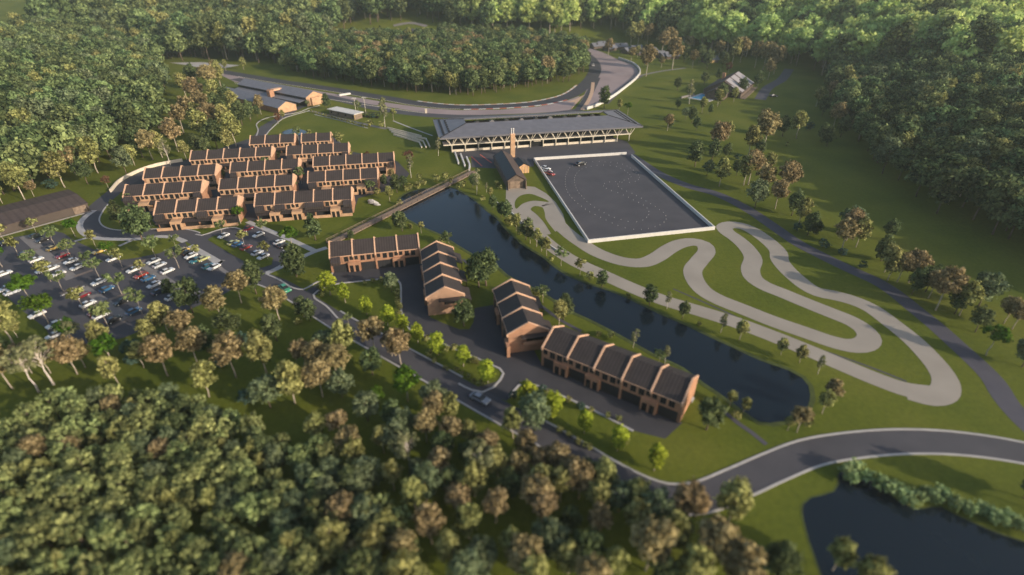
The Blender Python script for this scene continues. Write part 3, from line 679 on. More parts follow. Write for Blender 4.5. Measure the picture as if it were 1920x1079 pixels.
# two long clubhouse sheds
a, b = Vector(flat(409, 174.5, 3.4)), Vector(flat(521, 203, 3.4))
v, L = shed('storage_shed', 'lower of two long grey roofed sheds, with plain tan gable end', 'shed', a, b, 12, 3.4, 6.2, gablem='brick_pale', wallm='brick')  # gables in paler brick than the long walls: their sunlight is painted in
a, b = Vector(flat(446, 158.5, 5.2)), Vector(flat(573, 183.5, 5.2))
u, L = shed('clubhouse', 'upper of two long grey roofed sheds, with brick stair tower and clerestory', 'clubhouse', a, b, 12.5, 5.2, 8.0, gablem='brick_pale', wallm='frame')
cs = MB(); cs.box(.3, L - .3, -.06, -.003, 3.9, 4.8); cs.build('clerestory', 'glass', u)
ln = MB(); ln.prism([(-4.5, 2.7), (-.01, 3.5), (-.01, 3.7), (-4.5, 2.9)], 1, L - 1); ln.build('veranda_roof', 'roof_grey', u)
for k in range(14):
    po = MB(); po.box(-.12, .12, -.12, .12, 0, 2.68); po.build('veranda_post', 'frame', u, (2 + k * (L - 4) / 13, -4.2, 0))
tw = MB(); tw.prism([(-5.4, 0), (-2.4, 0), (-2.4, 6.6), (-3.9, 7.4), (-5.4, 6.6)], L * .56, L * .56 + 3.2); tw.build('stair_tower', 'brick', u)
tr = MB(); tr.box(L * .56 - .2, L * .56 + 3.4, -2.39, 6.2, 6.9, 7.15); tr.box(L * .56, L * .56 + 3.2, -2.39, 6, 6.2, 6.88); tr.build('tower_link', 'coping', u)
wb = MB(); wb.box(L + .01, L + 1.6, 3, 10, 0, 4.6); wb.build('end_porch', 'brick_pale', u)
# covered bridge-like timber barn with solar roof by the kart track
a, b = Vector(flat(926, 292.5, 3.6)), Vector(flat(951, 338.5, 3.6)); dd = (b - a).normalized()
s, L = shed('timber_hall', 'narrow timber hall with black solar roof at the head of the kart track', 'hall', a, b, 7.6, 3.4, 5.7, 'roof_barn', 'timber_dark', .5)
sp = MB(); hl = 3.8; sp.prism([(.1, 3.64), (3.55, 5.73), (3.55, 5.83), (.1, 3.74)], .2, L - .2); sp.build('solar_array', 'solar', s)
pc = MB(); pc.box(L + .07, L + 1.9, .1, .35, 0, 3.3); pc.box(L + .07, L + 1.9, 7.25, 7.5, 0, 3.3); pc.build('porch_side', 'timber', s)
dr = MB(); dr.box(L + .065, L + .12, 1.2, 6.4, .0, 3.0); dr.build('barn_door', 'timber', s)
a, b = Vector(flat(962.5, 301, 3.2)), Vector(flat(973, 312.5, 3.2))
k, L = shed('small_shed', 'small orange timber shed with black roof beside the timber hall', 'shed', a, b, 4.6, 3.0, 4.3, 'solar', 'brick_pale', .35)
for q in range(4):
    po = MB(); po.box(L + .07, L + .25, -.1, .1, 0, 3.0); po.build('post', 'amber', k, (0, .3 + q * 1.33, 0))
# white roofed pavilion with terrace
a, b = Vector(flat(613, 205, 3.2)), Vector(flat(664, 215.5, 3.2)); L = (b - a).length
pv = thing('pavilion', 'low pavilion with flat white roof and brown walls behind the hedge', 'pavilion', (a.x, a.y, 0), math.atan2(b.y - a.y, b.x - a.x))
m = MB(); m.box(.6, L - .6, .8, 6.2, 0, 2.98); m.build('wall', 'timber', pv)
m = MB(); m.box(0, L, 0, 7.2, 3.0, 3.35); m.build('roof', 'white', pv)
for q in range(4):
    m = MB(); m.box(-.5, .5, .72, .795, .9, 2.2); m.build('window', 'glass', pv, (2.5 + q * (L - 5) / 3, 0, 0))
m = MB(); m.bar((L - .4, .3, 0), (L - .4, .3, 3), .12); m.build('post', 'amber', pv)
q = spot(690, 220); tc = thing('terrace_pergola', 'dark pergola and planters on the terrace right of the white roofed pavilion', 'pergola', (q[0], q[1], 0), R(-12))
m = MB()
for i in range(7): m.box(-8 + i * 2.4, -7.7 + i * 2.4, -2.2, 2.2, 2.4, 2.6)
m.box(-8, 6.8, -2.1, -1.9, 2.2, 2.398); m.box(-8, 6.8, 1.9, 2.1, 2.2, 2.398); m.build('roof_slats', 'dark', tc)
for x in (-7.8, -3, 1.8, 6.5):
    for y in (-2, 2):
        m = MB(); m.box(x - .1, x + .1, y - .1, y + .1, 0, 2.2); m.build('post', 'dark', tc)
for i in range(5):
    m = MB(); m.box(-.9, .9, -.4, .4, 0, .8); m.box(-.7, .7, -.3, .3, .8, 1.0, 1); m.build('planter', ['frame', 'leaf_dark'], tc, (-6 + i * 3, -.6 + .4 * (i % 2), 0))
# large house top right
q = spot(1340, 176); r0 = Vector(flat(1372, 183, 3.0)); 
a = Vector((149, 361)); b = a
hs = thing('country_house', 'large house with pale banded steep roof beside the swimming pool', 'house', (a.x, a.y, 0), R(58))
def hgab(x0, x1, y0, y1, ez, rz, mw, mr, tag_):
    h = (y0 + y1) / 2; w = MB(); w.prism([(y0, 0), (y1, 0), (y1, ez), (h, rz - .1), (y0, ez)], x0, x1); w.build('wall', mw, hs)
    for k in (0, 1):
        ya = y0 - .6 if k == 0 else y1 + .6; sl = (rz - ez) / (h - y0); r = MB(); r.prism([(ya, ez - .6 * sl), (h, rz), (h, rz + .2), (ya, ez - .6 * sl + .2)], x0 - .4, x1 + .4); r.build('roof_slope', mr, hs)
hgab(0, 40, 0, 24, 3.2, 9.6, 'timber_dark', 'roof_barn', '')
for i in range(4):
    m = MB(); sl = 6.4 / 12; x0 = (-.3, 3.2, 16, 29.5)[i]; z = lambda y: 3.2 + y * sl
    m.prism([(.0 if i else 1.4, z(.0 if i else 1.4) + .22), ((11.6 if i else 7), z(11.6 if i else 7) + .22), ((11.6 if i else 7), z(11.6 if i else 7) + .34), (.0 if i else 1.4, z(.0 if i else 1.4) + .34)], x0, x0 + (10.6 if i else 1.9)); m.build('roof_panel', 'pale_sheet', hs)
hgab(-12, -.5, 8, 20, 3.0, 6.4, 'timber_dark', 'roof_barn', '')
m = MB(); m.box(-.2, -.02, 1.5, 7, 0, 3.2); m.build('garden_window', 'glass', hs)
m = MB(); m.box(-1.2, 40.5, -3.2, -.4, 0, .3); m.build('plinth', 'timber', hs)
m = MB(); m.box(24, 26, 17, 19, 0, 10.4); m.build('chimney_stack', 'brick', hs)
wl = MB(); wl.box(0, 14, -.3, .3, 0, 1.2); q = spot(1277, 185); tag(wl.build('garden_wall', 'paving', None, (q[0], q[1], 0)), 'pale straight garden wall leading from the swimming pool', 'wall').rotation_euler = (0, 0, R(38))
q = spot(1321, 183); pl = thing('swimming_pool', 'blue swimming pool with pale terrace left of the large house', 'pool', (q[0], q[1], 0), R(47))
m = MB(); m.box(-10, 10, -8, 7, 0, .22); m.build('pool_terrace', 'concrete', pl)
m = MB(); m.box(-8, 7, -3.5, 5, .23, .26); m.build('pool_water', 'pool', pl)
# small grey chalets at the far bend
CH = [(1119, 87), (1131, 84), (1143, 91), (1163, 88), (1178, 96), (1192, 92), (1206, 99), (1219, 97), (1232, 103), (1246, 105), (1258, 106), (1330, 113)]
ch0 = None
for i, (x, y) in enumerate(CH):
    q = spot(x, y + 4); lab = 'small cabin with grey gabled roof, %s from the left in the far row' % ordinal(i) if i < 11 else 'grey roofed cabin with bright amber front standing alone behind the large house'
    if ch0 is None:
        ch0 = r = thing('cabin', lab, 'cabin', (q[0], q[1], 0), R(35), 'grey cabins by the far bend')
        w = MB(); w.prism([(-4, 0), (4, 0), (4, 2.8), (0, 5.0), (-4, 2.8)], -6, 6); w.build('wall', 'timber_dark', r)
        for s in (-1, 1):
            m = MB(); m.prism([(s * 5, 2.35), (0, 5.1), (0, 5.35), (s * 5, 2.6)], -6.6, 6.6); m.build('roof_slope', 'roof_grey', r)
        m = MB(); m.box(6.01, 6.06, -2.6, 2.6, .2, 2.6); m.build('glass_front', 'glass', r)
        m = MB(); m.box(-2, -1, -3, -2, 3, 5.2); m.build('chimney_stack', 'frame', r)
    else:
        r = copy_tree(ch0); r.location = (q[0], q[1], hgt(*q)); r['label'] = lab
    r.rotation_euler = (0, 0, R(35 + rng.uniform(-28, 28)))
    if i == 11:
        m = MB(); m.box(-2.5, 2.5, -4.4, -4.05, .3, 2.9); m.build('amber_front', 'amber', r)  # amber coloured panel against one wall of this cabin
# ------------------------------------------------------------------ skid pad walls, retaining walls, bridge
def wall_thing(label, px, w, h, m, name='low_wall', cat='wall', z=0, smooth=False, group=None):
    line = spline(pxl(px)) if smooth else [Vector(p) for p in (pxl(px) if not isinstance(px[0], Vector) else px)]
    o = ribbon(name, line, w, z, m, kind=None, height=h); return tag(o, label, cat, group)
GW = 'low walls around the skid pad'
c0, c1, c2, c3 = [Vector(p) for p in PAD]
wall_thing('cream low wall along the top side of the skid pad', [c0, c1 - (c1 - c0).normalized() * 1.0], .42, 1.25, 'white', group=GW)
wall_thing('white low wall along the right side of the skid pad', [c1 - (c1 - c2).normalized() * 4, c2 + (c1 - c2).normalized() * .3], .42, 1.25, 'white', group=GW)
wall_thing('white low wall along the bottom side of the skid pad', [c2 + (c2 - c3).normalized() * .28, c3 - (c2 - c3).normalized() * .28], .42, 1.25, 'white', group=GW)
wall_thing('white low wall along the left side of the skid pad', [c3 + (c0 - c3).normalized() * .3, c0 - (c0 - c3).normalized() * .3], .42, 1.25, 'white', group=GW)
wall_thing('pale wall along the bend of the drive behind the estate', [(208, 361), (228, 340), (271, 319), (303, 310), (343, 303)], .5, 1.3, 'cream', smooth=True)
wall_thing('white barrier around the outside of the far track bend', [(1160, 111), (1187, 121), (1200, 136), (1193, 148), (1173, 165), (1147, 184), (1120, 199), (1100, 206)], .8, 1.6, 'white', 'barrier', 'barrier', smooth=True)
GT_ = 'stepped terrace walls on the lawn'
for i, P in enumerate([[(726, 241), (790, 257)], [(730, 245), (770, 256), (799, 262), (806, 277)], [(734, 249), (770, 259), (793, 266), (799, 278)], [(738, 254), (770, 263), (786, 268), (791, 278)]]):
    wall_thing(['uppermost', 'second', 'third', 'lowest'][i] + ' of four long pale terrace walls stepping down the lawn', P, .5, .8, 'cream', group=GT_)
for i, P in enumerate([[(853, 288), (860, 309)], [(864, 292), (872, 314)], [(875, 298), (881, 312), (880, 321)]]):
    wall_thing(['left', 'middle', 'right'][i] + ' one of three short slanting white walls below the pit building', P, .6, 1.2, 'white', group='short slanting white walls')
wall_thing('low white wedge shaped block beside the pit lane', [(636, 180), (657, 177)], 1.6, 1.0, 'white', 'concrete_block', 'block')
wall_thing('low white edging wall along the kart track beside the lake trees', [(930, 380), (965, 405), (1000, 440), (1040, 468), (1055, 478)], .35, .5, 'white', smooth=True)
for i, (p, q) in enumerate((((884, 294), (904, 312)), ((900, 290), (922, 306)))):
    ribbon('painted_line', [Vector(t) for t in pxl([p, q])], .6, .03, 'red')
A_, B_ = Vector(spot(618, 460)), Vector(spot(888, 324)); dv = (B_ - A_); L = dv.length
br = thing('boardwalk', 'long straight timber boardwalk with handrails crossing the head of the lake', 'bridge', (A_.x, A_.y, 0), math.atan2(dv.y, dv.x))
m = MB(); n = int(L / .6)
for i in range(n): m.box(i * .6, i * .6 + .56, -1.5, 1.5, .62, .74)
m.box(0, L, -1.45, -1.2, .35, .6); m.box(0, L, 1.2, 1.45, .35, .6); m.build('deck', 'deck', br)
for s in (-1.45, 1.45):
    m = MB(); m.box(0, L, s - .06, s + .06, 1.65, 1.75); m.box(0, L, s - .04, s + .04, 1.2, 1.26); m.build('handrail', 'deck', br)
    for i in range(int(L / 3.2) + 1):
        m = MB(); m.box(-.07, .07, -.07, .07, -.1, 1.64); m.build('post', 'timber_dark', br, (i * 3.2 + .1, s, 0))
# ------------------------------------------------------------------ trees
def crown_mesh(name, m, clumps, per, leaf, seed, up=.25, bottom=-.75, cl_var=.30):
    """clumps: (x, y, z, r) leaf bunches; `per` leaves on a clump of r = 1 m"""
    g = np.random.default_rng(seed); V = []; T = []
    for (x, y, z, r) in clumps:
        n = max(8, int(per * r * r)); d = g.normal(size=(n * 2, 3)); d /= np.linalg.norm(d, axis=1)[:, None]
        d = d[d[:, 2] > bottom][:n]; n = len(d)
        rr = r * (1.18 - .78 * g.random(n) ** 1.5); rr *= 1 + .32 * np.sin(d[:, 0] * 5 + x) * np.sin(d[:, 1] * 5 + y)
        p = np.array([x, y, z]) + d * rr[:, None] * np.array([1, 1, .82])
        nn = d * .9 + g.normal(size=(n, 3)) * .45 + np.array([0, 0, up]); nn /= np.linalg.norm(nn, axis=1)[:, None]
        a = np.cross(nn, g.normal(size=(n, 3))); a /= np.linalg.norm(a, axis=1)[:, None]; b = np.cross(nn, a)
        s = leaf * (.6 + .8 * g.random(n)); w = (s * .5)[:, None]; l = (s * .8)[:, None]
        q = np.stack([p - a * l, p - b * w + nn * (s * .12)[:, None], p + a * l, p + b * w + nn * (s * .12)[:, None]], 1)
        V.append(q.reshape(-1, 3)); T.append(np.clip(.45 + g.normal() * cl_var * .6 + g.normal(size=n) * .26, 0, 1))
    V = np.concatenate(V); T = np.concatenate(T); n = len(T)
    me = bpy.data.meshes.new(name); me.vertices.add(n * 4); me.vertices.foreach_set('co', V.astype(np.float32).ravel())
    me.loops.add(n * 4); me.loops.foreach_set('vertex_index', np.arange(n * 4, dtype=np.int32))
    me.polygons.add(n); me.polygons.foreach_set('loop_start', np.arange(0, n * 4, 4, dtype=np.int32))
    at = me.attributes.new('tint', 'FLOAT', 'FACE'); at.data.foreach_set('value', T.astype(np.float32))
    me.materials.append(M[m]); me.update(calc_edges=True); me.validate(); return me
def trunk_mesh(name, m, H, r0, lean, clumps, limbs, seed, low=.35):
    g = random.Random(seed); b = MB(); top = max(c[2] for c in clumps) * .9
    pts = [(0, 0, -.3)]; rad = [r0 * 1.25]
    for i in range(1, 6):
        t = i / 5; pts.append((lean[0] * t * t + g.uniform(-.02, .02) * H, lean[1] * t * t + g.uniform(-.02, .02) * H, top * t)); rad.append(r0 * (1 - .82 * t))
    b.tube(pts, rad, 7)
    for c in sorted(clumps, key=lambda c: -c[3])[:limbs]:
        zs = max(low * H, min(c[2] * .72, top * .8)); t = zs / top; k = min(4, int(t * 5)); f = t * 5 - k
        s = tuple(pts[k][j] + (pts[k + 1][j] - pts[k][j]) * f for j in range(3)); e = (c[0], c[1], c[2])
        mid = tuple((s[j] + e[j]) / 2 + (0, 0, .04 * H)[j] for j in range(3)); rr = r0 * (1 - .8 * t) * .62
        b.tube([s, mid, e], [rr, rr * .7, rr * .25], 5)
    return b.mesh(name, m, True)
def ell(seed, n, H, zc, rx, rz, cr, lean=(0, 0), shell=.35, taper=0.0):
    g = random.Random(seed); out = []
    tries = 0
    while len(out) < n and tries < 4000:
        tries += 1
        v = Vector((g.gauss(0, 1), g.gauss(0, 1), g.gauss(0, 1))).normalized() * (shell + (1 - shell) * g.random()) ** .6
        z = zc * H + v.z * rz * H; k = 1 - taper * max(0, v.z)
        c = (v.x * rx * H * k + lean[0], v.y * rx * H * k + lean[1], z, cr * H * g.uniform(.55, 1.4) * (1 - .35 * taper * max(0, v.z)))
        if all((c[0] - o[0]) ** 2 + (c[1] - o[1]) ** 2 + (c[2] - o[2]) ** 2 > (.62 * (c[3] + o[3]) * .8) ** 2 for o in out) or tries > 2500: out.append(c)
    return out
# kind: leaf, bark, clumps n, centre height, rx, rz, clump radius, leaf count per m2, leaf size, trunk radius, limbs, taper, low limb
KIND = {
 'rust': ('leaf_rust', 'bark_pale', 62, .66, .265, .26, .066, 66, .44, .17, 16, .15, .36),
 'olive': ('leaf_olive', 'bark_pale', 58, .64, .225, .31, .066, 64, .44, .16, 16, .2, .34),
 'dark': ('leaf_dark', 'bark', 46, .55, .255, .34, .082, 58, .44, .17, 8, .22, .2),
 'grey': ('leaf_grey', 'bark', 54, .57, .30, .32, .084, 54, .43, .17, 8, .15, .2),
 'lime':   ('leaf_lime', 'bark_pale', 30, .54, .23, .34, .095, 120, .33, .11, 5, .2, .24),
 'bright': ('leaf_bright', 'bark_pale', 24, .70, .28, .18, .088, 84, .40, .13, 9, .1, .4),
 'pine':   ('leaf_dark', 'bark', 46, .50, .23, .40, .085, 80, .38, .15, 4, .62, .15),
 'oak':    ('leaf_dark', 'bark', 50, .55, .29, .34, .092, 64, .40, .2, 6, .2, .15),
 'small':  ('leaf_small', 'bark_pale', 20, .66, .31, .19, .082, 120, .30, .06, 9, .1, .34),
 'smallolive': ('leaf_olive', 'bark_pale', 20, .66, .28, .19, .082, 110, .30, .06, 9, .1, .34),
 'airy':   ('leaf_pale', 'bark_white', 26, .62, .16, .32, .052, 80, .38, .14, 18, .3, .25),
 'white':  ('leaf_pale', 'bark_white', 24, .70, .33, .20, .062, 80, .38, .2, 22, .05, .34),
 'bush':   ('leaf_olive', 'bark', 18, .48, .38, .34, .15, 110, .26, .05, 4, .1, .1),
 'teal':   ('leaf_teal', 'bark', 18, .46, .44, .32, .16, 84, .30, .05, 4, .1, .1),
 'shore':  ('leaf_shore', 'bark', 14, .46, .45, .34, .18, 100, .30, .05, 3, .1, .1),
 'red':    ('leaf_red', 'bark_pale', 16, .60, .30, .26, .125, 84, .32, .07, 5, .1, .2),
 'forest': ('leaf_mix', 'bark', 52, .60, .31, .31, .082, 36, .64, .2, 6, .12, .3),
 'thicket': ('leaf_thicket', 'bark', 54, .56, .30, .36, .066, 64, .40, .15, 6, .1, .25),
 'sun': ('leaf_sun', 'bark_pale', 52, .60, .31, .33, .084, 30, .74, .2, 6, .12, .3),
}
M['leaf_small'] = leaf_mat('leaf_small', (.06, .085, .03), (.30, .35, .14), .3, .16)
M['leaf_shore'] = leaf_mat('leaf_shore', (.12, .17, .07), (.42, .50, .22), .3, .2)
NOM = {'shore': 2.3, 'thicket': 8, 'lime': 6.5, 'small': 4.6, 'smallolive': 4.6, 'bush': 2.4, 'teal': 3.2, 'red': 4.0, 'forest': 13, 'sun': 14, 'oak': 9, 'pine': 8, 'bright': 7.5}
PROTO = {}
def proto(kind, v):
    if (kind, v) in PROTO: return PROTO[kind, v]
    lf, bk, n, zc, rx, rz, cr, per, leaf, r0, limbs, tap, low = KIND[kind]; H = NOM.get(kind, 11.0)
    sd_ = sum(map(ord, kind)) * 31 + v * 977; g = random.Random(sd_)
    lean = (g.uniform(-.05, .05) * H, g.uniform(-.05, .05) * H); f = g.uniform(.9, 1.12)
    cl = ell(sd_, n, H, zc, rx * f, rz / f ** .5, cr, lean, taper=tap)
    zt = max(c[2] + c[3] * .8 for c in cl); cl = [(x, y, z * H / zt, r) for x, y, z, r in cl]
    cm = crown_mesh('crown', lf, cl, per, leaf, sd_); tm = trunk_mesh('trunk', bk, H, r0 * (1 if H > 6 else 1), lean, cl, limbs, sd_, low)
    PROTO[kind, v] = (cm, tm, H); return PROTO[kind, v]
NV = {'rust': 4, 'olive': 4, 'dark': 3, 'grey': 3, 'lime': 3, 'small': 3, 'thicket': 4, 'forest': 5, 'sun': 3}
DESC = {'rust': 'rust brown tree', 'olive': 'olive green tree', 'dark': 'dark green tree', 'grey': 'rounded grey-green tree', 'lime': 'bright lime tree', 'thicket': 'green tree',
        'bright': 'spreading fresh green tree', 'pine': 'dense conical evergreen', 'oak': 'broad dark green tree', 'small': 'small grey-green tree', 'smallolive': 'small olive tree',
        'airy': 'airy pale tree', 'white': 'sparse white-limbed tree', 'bush': 'olive bush', 'teal': 'blue-green bush', 'red': 'reddish bush', 'shore': 'pale green shore bush'}
NAME = {'bush': 'bush', 'shore': 'bush', 'teal': 'bush', 'red': 'bush', 'pine': 'evergreen_tree', 'lime': 'lime_tree'}
BUSH = ('bush', 'teal', 'red', 'shore')
ALL = []          # (px, py, kind, height, zone)
def grow(px, py, kind, h, label, group, xy=None):
    q = xy or spot(px, py); cm, tm, H = proto(kind, rng.randrange(NV.get(kind, 2)))
    bush = kind in BUSH
    r = thing(NAME.get(kind, 'tree'), label, 'bush' if bush else 'tree', (q[0], q[1], hgt(*q)), rng.uniform(0, 6.28), group)
    s = h / H; k = rng.uniform(.92, 1.1); r.scale = (s * k, s * k, s)
    place('crown', cm, r); place('trunk', tm, r); return r
def zone(phrase, group, txt, hs=None):
    for e in txt.split(';'):
        e = e.split()
        if not e: continue
        x, y = e[0].split(','); k = e[1]; h = float(e[2]) if len(e) > 2 else NOM.get(k, 11.0)
        ALL.append((float(x), float(y), k, h * rng.uniform(.94, 1.06), phrase, group))
zone('in the row right of the purple lane', 'trees right of the purple lane',
 '1754,582 rust 12.9; 1798,592 olive 10.1; 1834,575 grey 11.0; 1790,589 dark 9.2; 1828,623 dark 7.8; 1849,667 bright 8.3; 1882,607 rust 7.8; 1897,618 rust 8.3; 1916,689 grey 7.4; 1658,511 olive 9.7; 1664,527 olive 10.1; 1681,530 rust 10.1; 1703,531 rust 11.0; 1709,552 dark 9.2; 1577,471 rust 11.0; 1604,464 olive 10.1; 1740,560 rust 9.2; 1664,452 dark 7.8; 1652,490 pine 9; 1590,440 grey 10.1; 1577,481 teal 3; 1616,504 teal 3; 1586,452 rust 12.0; 1735,548 dark 9.2')
zone('on the meadow right of the skid pad', 'trees on the meadow right of the skid pad',
 '1415,390 grey 11; 1453,392 rust 11; 1495,425 olive 11; 1484,405 dark 10; 1514,442 dark 9; 1528,440 pine 6; 1494,434 teal 3; 1541,465 teal 3.4; 1348,350 olive 13; 1303,313 dark 12; 1394,348 olive 13; 1402,347 rust 14; 1334,302 dark 10; 1343,290 rust 16; 1360,297 dark 7; 1403,293 olive 15; 1421,296 dark 9; 1430,285 rust 18; 1428,250 rust 13; 1467,256 dark 11; 1493,260 olive 15; 1537,265 dark 9; 1516,246 teal 5; 1430,369 rust 13; 1466,371 rust 14; 1309,286 dark 5; 1474,275 bush 2.5; 1382,300 teal 3; 1251,246 rust 9; 1256,244 dark 7; 1285,225 grey 7; 1270,205 dark 6; 1330,215 dark 6; 1365,260 olive 9; 1380,330 dark 8; 1440,325 olive 9; 1325,330 grey 7; 1297,232 dark 9; 1316,212 olive 9; 1305,246 dark 8')
zone('at the edge of the right-hand wood', 'trees at the edge of the right-hand wood',
 '1560,245 rust 15; 1590,240 olive 14; 1541,218 dark 13; 1580,205 rust 16; 1555,190 rust 13; 1602,195 rust 17; 1550,275 pine 11; 1610,262 olive 16; 1575,258 dark 12; 1530,200 olive 12; 1630,230 olive 15')
zone('around the large house and its pool', 'trees around the large house',
 '1390,178 dark 11; 1418,168 dark 13; 1350,196 dark 13; 1292,196 airy 15; 1345,200 olive 10; 1320,160 oak 9; 1375,192 olive 9; 1450,140 rust 22; 1430,132 rust 22; 1415,128 rust 21; 1388,118 rust 20; 1372,120 olive 20; 1355,128 dark 14; 1345,116 rust 18; 1325,130 dark 16; 1310,120 dark 17; 1298,128 rust 14; 1282,118 dark 14; 1345,150 pine 8; 1365,138 red 9; 1440,150 rust 15; 1270,170 oak 9')
zone('near the grey cabins by the far bend', 'trees near the far cabins',
 '1140,105 rust 15; 1211,144 rust 22; 1260,131 rust 24; 1183,116 rust 12; 1240,128 rust 9; 1195,108 olive 10; 1224,112 dark 10; 1240,104 rust 20; 1253,100 rust 22; 1182,88 olive 22; 1196,84 olive 22; 1213,84 rust 20; 1133,204 dark 14; 1177,216 bright 8; 1160,208 olive 7; 1166,100 bush 4; 1275,108 dark 14; 1290,100 rust 16')
zone('around the pavilion and the long sheds', 'trees around the pavilion',
 '722,240 airy 17; 738,227 smallolive 7; 612,206 dark 10; 578,203 small 5; 694,239 bush 4.5; 716,240 bush 4; 522,233 red 6; 530,225 olive 6; 672,212 small 7; 457,132 olive 10; 424,133 olive 9; 488,202 rust 8; 560,263 small 7; 580,257 bush 4; 640,280 smallolive 9; 655,300 bush 4; 470,223 olive 9; 483,220 dark 7; 700,222 teal 3')
zone('among the brick houses of the estate', 'trees among the brick houses',
 '253,390 small 6.5; 400,345 small 5; 375,370 bush 4; 420,338 dark 5; 500,315 small 5; 520,300 bush 4; 485,290 small 4; 566,345 small 6.5; 553,362 small 5; 672,319 small 5; 560,328 bush 3.5; 735,340 rust 5.5; 697,365 small 6; 600,300 dark 3.5; 556,268 small 5; 612,288 bush 3.5; 452,420 bright 7; 690,302 red 4.5; 768,309 red 7; 771,334 airy 10; 745,362 dark 8; 731,378 olive 6; 788,345 smallolive 4.5; 720,350 dark 5.5; 757,352 oak 5; 783,355 bush 3; 763,360 bush 2.6; 770,357 bush 3; 795,348 bush 2.6; 708,366 bush 3; 750,385 bush 2.4; 822,293 airy 9; 820,342 bush 3.6; 835,335 bush 3; 845,352 smallolive 5; 430,357 bush 3')
zone('on the shore by the lake head', 'plants by the lake head',
 '894,365 airy 11; 886,352 dark 6; 868,352 bush 3; 858,356 bush 2.4; 912,361 airy 4; 932,350 bush 2.4; 938,356 bush 2; 920,372 olive 4.5; 905,378 bush 2.6; 755,434 dark 8; 790,438 smallolive 4.5; 742,425 dark 5; 770,430 bush 2')
zone('on the lawn between car park and courtyard', 'trees on the lawns by the drive',
 '592,451 pine 9; 556,519 pine 11; 226,421 pine 9; 270,455 oak 13; 550,468 bright 8; 285,428 small 6')
zone('in the upper car park', 'trees in the car park',
 '10,455 smallolive 6.8; 68,437 smallolive 5.3; 142,445 bright 6.4; 103,461 small 6.8; 36,480 smallolive 6.8; 134,484 small 6.8; 64,505 small 5.8; 170,503 small 5.8; 187,521 small 6.3; 96,528 smallolive 6.8; 119,547 small 6.8; 180,464 smallolive 6.3; 230,502 smallolive 6.3; 292,484 small 7.4; 207,487 bright 6.4; 5,501 bright 7.4')
zone('in the lower car park', 'trees in the car park',
 '229,553 small 7.4; 267,590 small 7.4; 206,615 small 7.4; 157,582 smallolive 7.4; 92,607 bright 8.3; 61,572 bright 8.7; 141,647 bright 7.4; 336,503 small 7.4; 332,468 small 5.3; 372,487 smallolive 5.3; 417,440 small 5.3; 496,443 small 5.8; 459,463 smallolive 5.8; 502,486 smallolive 6.3; 268,520 smallolive 5.3; 323,556 dark 6')
zone('on the grass verge below the courtyard', 'lime trees on the grass verge',
 '620,554 lime 7.1; 648,568 lime 6.1; 688,591 lime 6.1; 727,612 lime 6.6; 757,627 lime 6.1; 784,643 lime 6.1; 822,666 lime 7.1; 869,688 lime 6.1; 915,718 lime 7.1; 988,766 lime 7.6; 1036,786 lime 7.1; 1095,813 lime 6.1; 1157,846 lime 6.6; 1226,883 lime 6.6')
zone('in the planting strip beside the courtyard kerb', 'bushes along the courtyard kerb',
 '735,548 grey 6; 745,555 bush 2.6; 728,535 bush 2.4; 700,530 bush 1.4; 715,529 bush 1.6; 684,533 bush 1.3; 747,570 bush 2.4; 750,580 bush 2; 749,591 bush 1.8; 605,556 bush 2.2; 601,546 bush 2; 638,540 bush 1.2; 773,628 bush 1.5; 800,640 bush 1.8; 806,668 bush 2; 838,660 bush 2; 851,657 bush 1.8; 886,681 bush 1.8; 894,684 bush 2; 834,692 bush 1.2; 840,695 bush 1.3; 856,697 bush 1.6; 866,703 bush 1.2; 815,680 bush 1.5; 903,723 bush 2; 888,718 bush 1.3; 878,710 bush 1.2; 962,748 teal 2; 1015,737 teal 2.2; 1027,740 bush 1.5; 1065,755 bush 1.6; 1088,768 teal 2; 1108,774 bush 1.5; 1140,783 bush 1.5; 1160,790 bush 1.5; 1050,812 bush 1.8; 1067,820 bush 1.4; 1084,833 bush 1.5; 1096,838 bush 1.4; 1106,843 bush 1.5; 1172,832 bush 2; 1165,842 bush 1.6')
zone('on the near bank beside the courtyard houses', 'trees on the near lake bank',
 '898,539 oak 10; 912,536 oak 11; 870,612 oak 8.5; 1056,600 dark 8; 1048,612 olive 8; 1018,568 small 6; 1006,560 bush 3; 1187,652 airy 6; 1246,682 airy 5; 1235,684 small 4; 834,458 dark 4.5; 828,459 bush 3; 842,457 small 4; 1122,632 bush 1.8; 1145,634 bush 2; 1324,806 oak 8; 1368,762 olive 4; 1393,774 olive 4.5; 1380,785 bush 2; 660,451 dark 4')
zone('on the bank between lake and kart track', 'trees between lake and kart track',
 '924,394 dark 6; 948,414 dark 7.5; 940,408 dark 6; 968,434 olive 7; 986,450 dark 8; 1006,463 olive 6.5; 1025,480 olive 6.5; 1052,499 small 6.5; 1087,518 smallolive 6; 1105,526 bush 3; 1129,540 dark 6.5; 1217,574 dark 6.5; 1250,580 airy 5.5; 1279,598 dark 6; 1351,624 airy 6; 1386,639 olive 6; 1464,666 olive 5; 1499,680 olive 5.5; 1533,702 airy 5; 994,457 olive 6; 1015,472 olive 5; 956,424 bush 4; 976,441 bush 4; 1034,490 bush 2; 1178,560 bush 1.6; 1310,612 bush 1.4')
zone('at the lower right end of the lake', 'trees at the lower end of the lake',
 '1494,811 rust 7; 1476,808 olive 4; 1541,776 olive 6; 1555,755 rust 6; 1548,762 olive 4.5; 1512,800 bush 2.4')
